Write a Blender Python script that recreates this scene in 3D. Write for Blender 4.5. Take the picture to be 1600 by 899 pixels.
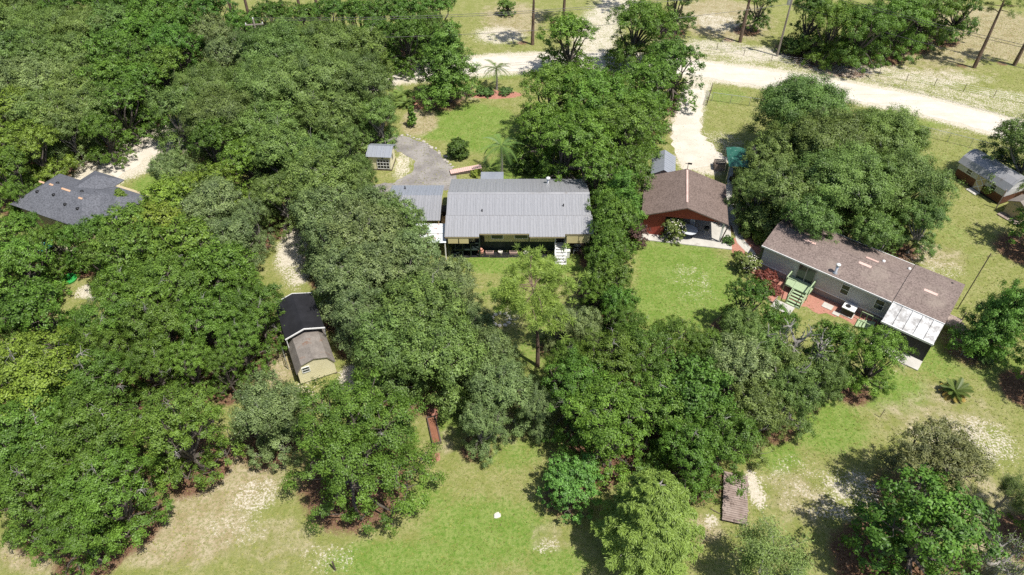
import bpy, math, random
import numpy as np
from mathutils import Vector, Matrix

for o in list(bpy.data.objects):
    bpy.data.objects.remove(o)
scene = bpy.context.scene
COL = scene.collection

# ------------------------------------------------------------------ camera, sky, sun, exposure
cam_d = bpy.data.cameras.new('camera')
cam = bpy.data.objects.new('camera', cam_d)
COL.objects.link(cam)
cam.location = (0, 0, 45)
cam.rotation_euler = (math.radians(47), 0, 0)
cam_d.sensor_width = 36
cam_d.lens = 24.77
cam_d.clip_end = 3000
scene.camera = cam

SUN = Vector((0.33, -0.27, 0.90)).normalized()
elev = math.asin(SUN.z)
world = bpy.data.worlds.new('World')
scene.world = world
world.use_nodes = True
wn = world.node_tree
sky = wn.nodes.new('ShaderNodeTexSky')
sky.sky_type = 'NISHITA'
sky.sun_disc = False
sky.sun_elevation = elev
sky.sun_rotation = math.atan2(SUN.x, SUN.y)
sky.dust_density = 1.5
bg = wn.nodes['Background']
bg.inputs['Strength'].default_value = 0.09
wn.links.new(sky.outputs[0], bg.inputs['Color'])

sun_d = bpy.data.lights.new('sun', 'SUN')
sun_d.energy = 4.6
sun_d.angle = math.radians(0.6)
sun_d.color = (1.0, 0.955, 0.88)
sun = bpy.data.objects.new('sun', sun_d)
COL.objects.link(sun)
sun.location = (0, 40, 80)
sun.rotation_euler = SUN.to_track_quat('Z', 'Y').to_euler()

vs = scene.view_settings
vs.view_transform = 'Standard'
vs.look = 'None'
vs.exposure = 0.40
vs.gamma = 1.0
vs.use_curve_mapping = False
scene.cycles.max_bounces = 6
scene.cycles.diffuse_bounces = 3
scene.cycles.glossy_bounces = 2
scene.cycles.transmission_bounces = 4
scene.cycles.use_denoising = False

# ------------------------------------------------------------------ materials
class N:
    """small node helper"""
    def __init__(s, name):
        s.m = bpy.data.materials.new(name)
        s.m.use_nodes = True
        s.t = s.m.node_tree
        s.b = s.t.nodes['Principled BSDF']
        s.out = s.t.nodes['Material Output']
    def n(s, kind, **kw):
        nd = s.t.nodes.new('ShaderNode' + kind)
        for k, v in kw.items():
            if k.startswith('i_'):
                nd.inputs[k[2:].replace('_', ' ')].default_value = v
            else:
                setattr(nd, k, v)
        return nd
    def l(s, a, b):
        s.t.links.new(a, b)
    def noise(s, vec, scale, detail=4, rough=0.6, dist=0.0):
        nd = s.n('TexNoise')
        nd.inputs['Scale'].default_value = scale
        nd.inputs['Detail'].default_value = detail
        nd.inputs['Roughness'].default_value = rough
        nd.inputs['Distortion'].default_value = dist
        if vec is not None: s.l(vec, nd.inputs['Vector'])
        return nd.outputs['Fac']
    def ramp(s, fac, stops):
        r = s.n('ValToRGB')
        e = r.color_ramp.elements
        while len(e) < len(stops): e.new(0.5)
        for i, (p, c) in enumerate(stops):
            e[i].position = p
            e[i].color = (*c, 1) if len(c) == 3 else c
        s.l(fac, r.inputs['Fac'])
        return r.outputs['Color']
    def sm(s, fac, a, b):
        r = s.n('MapRange', interpolation_type='SMOOTHSTEP')
        r.inputs['From Min'].default_value = a
        r.inputs['From Max'].default_value = b
        s.l(fac, r.inputs['Value'])
        return r.outputs['Result']
    def mix(s, fac, a, b, mode='MIX'):
        r = s.n('Mix', data_type='RGBA', blend_type=mode)
        for sock, v in ((r.inputs[0], fac), (r.inputs[6], a), (r.inputs[7], b)):
            if hasattr(v, 'is_linked'): s.l(v, sock)
            elif isinstance(v, (int, float)): sock.default_value = v
            else: sock.default_value = (*v, 1)
        return r.outputs[2]
    def math(s, op, a, b):
        r = s.n('Math', operation=op)
        for i, v in enumerate((a, b)):
            if hasattr(v, 'is_linked'): s.l(v, r.inputs[i])
            else: r.inputs[i].default_value = v
        return r.outputs[0]
    def bump(s, h, strength=0.3, dist=0.05):
        bn = s.n('Bump')
        bn.inputs['Strength'].default_value = strength
        bn.inputs['Distance'].default_value = dist
        s.l(h, bn.inputs['Height'])
        s.l(bn.outputs['Normal'], s.b.inputs['Normal'])
    def vec(s, scale=(1, 1, 1), kind='Object'):
        tc = s.n('TexCoord')
        mp = s.n('Mapping')
        mp.inputs['Scale'].default_value = scale
        s.l(tc.outputs[kind], mp.inputs['Vector'])
        return mp.outputs['Vector']

def pm(name, c1, c2, scale=1.5, rough=0.7, metal=0.0, bump=0.2, stretch=(1, 1, 1), stain=None, spec=0.4, fine=25, fineamt=0.25):
    """two-tone noisy surface with fine grain and optional stains"""
    k = N(name)
    v = k.vec(stretch)
    f = k.noise(v, scale, 5, 0.65)
    col = k.mix(k.sm(f, 0.32, 0.68), c1, c2)
    g = k.noise(v, fine, 3, 0.7)
    col = k.mix(fineamt, col, k.ramp(g, [(0.3, tuple(x * 0.55 for x in c1)), (0.7, tuple(min(1, x * 1.35) for x in c2))]))
    if stain:
        sc, lo, hi, sm_ = stain
        s2 = k.noise(k.vec((1, 1, 1)), sm_, 5, 0.7)
        col = k.mix(k.math('MULTIPLY', k.sm(s2, lo, hi), 0.85), col, sc)
    k.l(col, k.b.inputs['Base Color'])
    k.b.inputs['Roughness'].default_value = rough
    k.b.inputs['Metallic'].default_value = metal
    k.b.inputs['Specular IOR Level'].default_value = spec
    if bump:
        k.bump(g, bump, 0.02)
    return k.m

def shingle(name, c1, c2, grout, stain=None, ax=('X', 'Y')):
    k = N(name)
    tc = k.n('TexCoord')
    # rows run along local x of the roof; use y+z so rows follow the slope
    sp = k.n('SeparateXYZ'); k.l(tc.outputs['Object'], sp.inputs[0])
    cb = k.n('CombineXYZ')
    k.l(sp.outputs[ax[0]], cb.inputs['X'])
    k.l(k.math('ADD', sp.outputs[ax[1]], k.math('MULTIPLY', sp.outputs['Z'], 0.3)), cb.inputs['Y'])
    br = k.n('TexBrick')
    br.inputs['Scale'].default_value = 1.0
    br.inputs['Brick Width'].default_value = 0.30
    br.inputs['Row Height'].default_value = 0.145
    br.inputs['Mortar Size'].default_value = 0.012
    br.inputs['Color1'].default_value = (*c1, 1)
    br.inputs['Color2'].default_value = (*c2, 1)
    br.inputs['Mortar'].default_value = (*grout, 1)
    k.l(cb.outputs[0], br.inputs['Vector'])
    v = k.vec()
    f = k.noise(v, 0.9, 5, 0.7)
    col = k.mix(0.55, br.outputs['Color'], k.ramp(f, [(0.3, tuple(x * 0.6 for x in c1)), (0.7, tuple(min(1, x * 1.3) for x in c2))]))
    g = k.noise(v, 7, 4, 0.8)
    col = k.mix(0.6, col, k.ramp(g, [(0.35, tuple(x * 0.4 for x in c1)), (0.65, tuple(min(1, x * 1.5) for x in c2))]))
    if stain:
        s2 = k.noise(v, 0.35, 5, 0.7)
        col = k.mix(k.math('MULTIPLY', k.sm(s2, 0.5, 0.7), 0.6), col, stain)
    k.l(col, k.b.inputs['Base Color'])
    k.b.inputs['Roughness'].default_value = 0.9
    k.b.inputs['Specular IOR Level'].default_value = 0.2
    k.bump(g, 0.4, 0.02)
    return k.m

M = {}
M['metal'] = pm('galvanised_roof', (0.30, 0.305, 0.32), (0.355, 0.355, 0.37), 0.5, 0.45, 0.25, 0.02, (1, 0.35, 1), ((0.21, 0.19, 0.175), 0.55, 0.75, 0.7), 0.4, 8, 0.12)
M['metal_b'] = pm('grey_blue_roof', (0.26, 0.28, 0.32), (0.33, 0.35, 0.38), 0.5, 0.5, 0.2, 0.02, (1, 0.35, 1), None, 0.4, 8, 0.12)
M['rust_white'] = pm('rusty_white_sheet', (0.62, 0.68, 0.72), (0.75, 0.78, 0.79), 0.8, 0.55, 0.0, 0.02, (1, 1, 1), ((0.30, 0.09, 0.045), 0.53, 0.60, 1.2))
M['awning'] = pm('dirty_white_awning', (0.52, 0.52, 0.52), (0.66, 0.66, 0.65), 0.8, 0.6, 0.0, 0.05, (1, 1, 1), ((0.27, 0.26, 0.25), 0.44, 0.60, 1.3))
M['shingle_brown'] = shingle('brown_shingle', (0.155, 0.118, 0.102), (0.235, 0.185, 0.165), (0.08, 0.06, 0.055), (0.30, 0.25, 0.21))
M['shingle_red'] = shingle('umber_shingle', (0.125, 0.09, 0.075), (0.19, 0.145, 0.125), (0.06, 0.045, 0.04), None, ('Y', 'X'))
M['shingle_slate'] = shingle('slate_shingle', (0.09, 0.095, 0.110), (0.135, 0.14, 0.158), (0.05, 0.055, 0.07))
M['shingle_grey'] = pm('weathered_felt', (0.16, 0.14, 0.125), (0.26, 0.235, 0.21), 1.2, 0.95, 0, 0.3, (1, 1, 1), ((0.20, 0.11, 0.07), 0.56, 0.7, 1.3), 0.2, 12, 0.35)
M['black_roof'] = pm('black_sheet', (0.012, 0.012, 0.014), (0.022, 0.022, 0.026), 1.0, 0.55, 0, 0.05)
M['cream'] = pm('cream_siding', (0.60, 0.52, 0.27), (0.66, 0.58, 0.33), 0.7, 0.7, 0, 0.0, fineamt=0.06)
M['pale_cream'] = pm('pale_cream_siding', (0.66, 0.61, 0.40), (0.72, 0.67, 0.46), 0.7, 0.7, 0, 0.0, fineamt=0.06)
M['grey_wall'] = pm('grey_siding', (0.46, 0.46, 0.46), (0.53, 0.525, 0.52), 0.6, 0.7, 0, 0.0, fineamt=0.06)
M['grey_skirt'] = pm('skirting', (0.30, 0.27, 0.255), (0.38, 0.345, 0.325), 0.9, 0.8, 0, 0.0, fineamt=0.08)
M['red_wall'] = pm('barn_red', (0.27, 0.048, 0.030), (0.34, 0.065, 0.042), 0.8, 0.75, 0, 0.08)
M['brown_wall'] = pm('brown_boards', (0.10, 0.042, 0.022), (0.15, 0.065, 0.036), 0.9, 0.8, 0, 0.1)
M['tan_wall'] = pm('tan_panel', (0.42, 0.34, 0.21), (0.50, 0.42, 0.27), 0.8, 0.8, 0, 0.05)
M['dark_green'] = pm('dark_green_paint', (0.012, 0.022, 0.02), (0.022, 0.036, 0.032), 0.9, 0.6, 0, 0.05)
M['pale_green'] = pm('pale_green_paint', (0.30, 0.40, 0.22), (0.36, 0.45, 0.28), 1.0, 0.7, 0, 0.1)
M['white'] = pm('white_paint', (0.72, 0.72, 0.70), (0.80, 0.80, 0.78), 1.0, 0.6, 0, 0.03)
M['pink_vent'] = pm('faded_vent_cover', (0.55, 0.36, 0.31), (0.66, 0.47, 0.41), 1.0, 0.7, 0, 0.03)
M['orange_wood'] = pm('bare_sheathing', (0.50, 0.30, 0.18), (0.58, 0.38, 0.25), 1.0, 0.8, 0, 0.03)
M['galv'] = pm('galvanised_pipe', (0.45, 0.46, 0.47), (0.55, 0.56, 0.57), 1.0, 0.4, 0.7, 0.02)
M['black'] = pm('black_plastic', (0.012, 0.012, 0.013), (0.022, 0.022, 0.024), 1.0, 0.5, 0, 0.02)
M['glass'] = pm('window_glass', (0.020, 0.028, 0.03), (0.04, 0.052, 0.055), 0.8, 0.12, 0, 0.0, spec=0.6)
M['screen'] = pm('dark_screen', (0.012, 0.013, 0.015), (0.028, 0.028, 0.032), 2.0, 0.7, 0, 0.02)
M['concrete'] = pm('concrete', (0.42, 0.40, 0.36), (0.54, 0.52, 0.47), 0.8, 0.9, 0, 0.15, (1, 1, 1), ((0.26, 0.23, 0.19), 0.56, 0.75, 0.9))
M['wood_new'] = pm('pale_timber', (0.55, 0.39, 0.20), (0.64, 0.48, 0.28), 1.5, 0.8, 0, 0.1, (1, 1, 1))
M['wood_old'] = pm('weathered_plank', (0.20, 0.145, 0.12), (0.36, 0.29, 0.255), 1.2, 0.9, 0, 0.2, (1, 1, 1), ((0.09, 0.06, 0.048), 0.54, 0.66, 2.2))
M['wood_dark'] = pm('dark_timber', (0.07, 0.05, 0.04), (0.13, 0.10, 0.08), 2.0, 0.9, 0, 0.2)
M['pole'] = pm('pole_timber', (0.24, 0.20, 0.165), (0.33, 0.285, 0.24), 1.0, 0.9, 0, 0.2, (6, 6, 0.5))
M['mulch'] = pm('red_mulch', (0.32, 0.13, 0.09), (0.46, 0.235, 0.175), 5.0, 0.95, 0, 0.8, fine=40, fineamt=0.5)
M['bed_mulch'] = pm('bed_mulch', (0.17, 0.07, 0.04), (0.27, 0.12, 0.07), 5.0, 0.95, 0, 0.6, fine=40, fineamt=0.5)
M['edge_stone'] = pm('edge_stone', (0.34, 0.31, 0.27), (0.46, 0.43, 0.38), 2.5, 0.9, 0, 0.4)
M['bark'] = pm('bark', (0.065, 0.052, 0.042), (0.14, 0.12, 0.10), 4.0, 0.95, 0, 0.5, (1, 1, 0.3))
M['bark_oak'] = pm('oak_bark', (0.13, 0.115, 0.10), (0.24, 0.22, 0.195), 4.0, 0.95, 0, 0.4, (1, 1, 0.3))
M['twig'] = pm('dead_twig', (0.26, 0.245, 0.22), (0.38, 0.36, 0.33), 3.0, 0.95, 0, 0.0)
M['bark_grey'] = pm('grey_bark', (0.22, 0.20, 0.18), (0.36, 0.34, 0.31), 3.0, 0.95, 0, 0.3, (1, 1, 0.4))
M['bark_pine'] = pm('pine_bark', (0.10, 0.065, 0.045), (0.20, 0.14, 0.105), 4.0, 0.95, 0, 0.5, (1, 1, 0.3))
M['moss'] = pm('hanging_moss', (0.22, 0.235, 0.18), (0.33, 0.345, 0.28), 3.0, 0.95, 0, 0.0)
M['green_tarp'] = pm('green_tarp', (0.018, 0.090, 0.066), (0.028, 0.125, 0.090), 1.0, 0.5, 0, 0.1, (1, 1, 1), ((0.22, 0.33, 0.30), 0.58, 0.68, 2.5))
M['pink'] = pm('faded_pink_ceramic', (0.58, 0.27, 0.19), (0.66, 0.36, 0.27), 2.0, 0.5, 0, 0.02)
M['stone'] = pm('pale_stone', (0.52, 0.49, 0.43), (0.68, 0.64, 0.57), 2.5, 0.9, 0, 0.4)
M['teal'] = pm('teal_fabric', (0.02, 0.30, 0.36), (0.03, 0.38, 0.44), 2.0, 0.6, 0, 0.02)
M['bright_green'] = pm('green_plastic', (0.03, 0.28, 0.05), (0.04, 0.34, 0.08), 2.0, 0.5, 0, 0.02)
M['table_top'] = pm('pale_table_top', (0.42, 0.46, 0.50), (0.62, 0.65, 0.68), 2.2, 0.35, 0, 0.02)
M['white_flower'] = pm('white_blossom', (0.66, 0.62, 0.54), (0.75, 0.70, 0.62), 4.0, 0.8, 0, 0.0)
M['red_leaf'] = pm('red_leaf', (0.36, 0.05, 0.06), (0.50, 0.11, 0.12), 4.0, 0.7, 0, 0.0)
M['purple_leaf'] = pm('purple_leaf', (0.075, 0.038, 0.042), (0.13, 0.07, 0.07), 4.0, 0.7, 0, 0.0)

def leaf_mat(name, transl=0.18, dark=0.62, light=1.45):
    """leaf colour comes from each tree's own object colour, varied leaf by leaf"""
    k = N(name)
    oi = k.n('ObjectInfo')
    at = k.n('Attribute', attribute_name='v')
    base = oi.outputs['Color']
    lo = k.mix(1.0, base, (dark, dark, dark), 'MULTIPLY')
    hi = k.mix(1.0, base, (light * 1.08, light, light * 0.9), 'MULTIPLY')
    col = k.mix(at.outputs['Fac'], lo, hi)
    hsv = k.n('HueSaturation')
    hsv.inputs['Saturation'].default_value = 1.0
    rnd = k.n('MapRange')
    rnd.inputs['To Min'].default_value = 0.491
    rnd.inputs['To Max'].default_value = 0.507
    k.l(oi.outputs['Random'], rnd.inputs['Value'])
    k.l(rnd.outputs[0], hsv.inputs['Hue'])
    k.l(col, hsv.inputs['Color'])
    c = hsv.outputs[0]
    k.l(c, k.b.inputs['Base Color'])
    k.b.inputs['Roughness'].default_value = 0.5
    k.b.inputs['Specular IOR Level'].default_value = 0.35
    tr = k.n('BsdfTranslucent')
    tc = k.mix(1.0, c, (1.25, 1.35, 0.6), 'MULTIPLY')
    k.l(tc, tr.inputs['Color'])
    ms = k.n('MixShader')
    ms.inputs[0].default_value = transl
    k.l(k.b.outputs[0], ms.inputs[1])
    k.l(tr.outputs[0], ms.inputs[2])
    k.l(ms.outputs[0], k.out.inputs['Surface'])
    return k.m
M['leaf'] = leaf_mat('leaf')

# ------------------------------------------------------------------ mesh helpers
class MB:
    def __init__(s):
        s.v = []; s.f = []
    def add(s, vs_, fs):
        o = len(s.v)
        s.v += [tuple(p) for p in vs_]
        s.f += [tuple(i + o for i in f) for f in fs]
        return s
    def hexa(s, p):
        return s.add(p, [(0, 3, 2, 1), (4, 5, 6, 7), (0, 1, 5, 4), (1, 2, 6, 5), (2, 3, 7, 6), (3, 0, 4, 7)])
    def box(s, x0, x1, y0, y1, z0, z1):
        return s.hexa([(x0, y0, z0), (x1, y0, z0), (x1, y1, z0), (x0, y1, z0), (x0, y0, z1), (x1, y0, z1), (x1, y1, z1), (x0, y1, z1)])
    def slab(s, a, b, c, d, th):
        """quad a,b,c,d (counter-clockwise from above) with thickness th downwards"""
        a, b, c, d = map(Vector, (a, b, c, d))
        n = (b - a).cross(d - a).normalized() * th
        return s.hexa([a - n, b - n, c - n, d - n, a, b, c, d])
    def prism(s, poly, axis, t0, t1):
        """polygon (2D list) extruded along axis 'x','y' or 'z'"""
        def P(p, t):
            return {'x': (t, p[0], p[1]), 'y': (p[0], t, p[1]), 'z': (p[0], p[1], t)}[axis]
        n = len(poly)
        vs_ = [P(p, t0) for p in poly] + [P(p, t1) for p in poly]
        fs = [tuple(range(n)), tuple(range(2 * n - 1, n - 1, -1))]
        fs += [(i, i + n, (i + 1) % n + n, (i + 1) % n) for i in range(n)]
        return s.add(vs_, fs)
    def tube(s, pts, rad, n=6, cap=True):
        pts = [Vector(p) for p in pts]
        if isinstance(rad, (int, float)): rad = [rad] * len(pts)
        rings = []
        vs_ = []
        for i, p in enumerate(pts):
            d = (pts[min(i + 1, len(pts) - 1)] - pts[max(i - 1, 0)])
            if d.length < 1e-9: d = Vector((0, 0, 1))
            d.normalize()
            u = d.orthogonal().normalized() if abs(d.z) > 0.95 else d.cross(Vector((0, 0, 1))).normalized()
            w = d.cross(u)
            for k in range(n):
                a = 2 * math.pi * k / n
                vs_.append(p + (u * math.cos(a) + w * math.sin(a)) * rad[i])
        fs = []
        for i in range(len(pts) - 1):
            for k in range(n):
                fs.append((i * n + k, i * n + (k + 1) % n, (i + 1) * n + (k + 1) % n, (i + 1) * n + k))
        if cap:
            fs.append(tuple(range(n - 1, -1, -1)))
            fs.append(tuple(range((len(pts) - 1) * n, len(pts) * n)))
        return s.add(vs_, fs)
    def lathe(s, prof, n=14, c=(0, 0)):
        vs_ = []
        for r, z in prof:
            for k in range(n):
                a = 2 * math.pi * k / n
                vs_.append((c[0] + r * math.cos(a), c[1] + r * math.sin(a), z))
        fs = []
        for i in range(len(prof) - 1):
            for k in range(n):
                fs.append((i * n + k, i * n + (k + 1) % n, (i + 1) * n + (k + 1) % n, (i + 1) * n + k))
        fs.append(tuple(range(n - 1, -1, -1)))
        fs.append(tuple(range((len(prof) - 1) * n, len(prof) * n)))
        return s.add(vs_, fs)
    def mesh(s, name):
        me = bpy.data.meshes.new(name)
        me.from_pydata(s.v, [], s.f)
        me.update()
        return me
    def build(s, name, mat, parent=None, smooth=False, loc=None, rz=0):
        me = s.mesh(name)
        me.materials.append(M[mat] if isinstance(mat, str) else mat)
        if smooth:
            for p in me.polygons: p.use_smooth = True
        o = bpy.data.objects.new(name, me)
        COL.objects.link(o)
        if parent: o.parent = parent
        if loc: o.location = loc
        if rz: o.rotation_euler.z = rz
        return o

def tag(o, label, cat, group=None):
    o['label'] = label
    o['category'] = cat
    if group: o['group'] = group
    return o
def empty(name, loc, rz, label, cat, group=None):
    o = bpy.data.objects.new(name, None)
    o.empty_display_size = 0.3
    COL.objects.link(o)
    o.location = (loc[0], loc[1], loc[2] if len(loc) > 2 else 0)
    o.rotation_euler.z = rz
    return tag(o, label, cat, group)
def inst(me, name, parent, loc=(0, 0, 0), rot=(0, 0, 0), scale=(1, 1, 1)):
    o = bpy.data.objects.new(name, me)
    COL.objects.link(o)
    o.parent = parent
    o.location = loc; o.rotation_euler = rot; o.scale = scale
    return o
def B(x0, x1, y0, y1, z0, z1):
    return MB().box(x0, x1, y0, y1, z0, z1)

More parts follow.
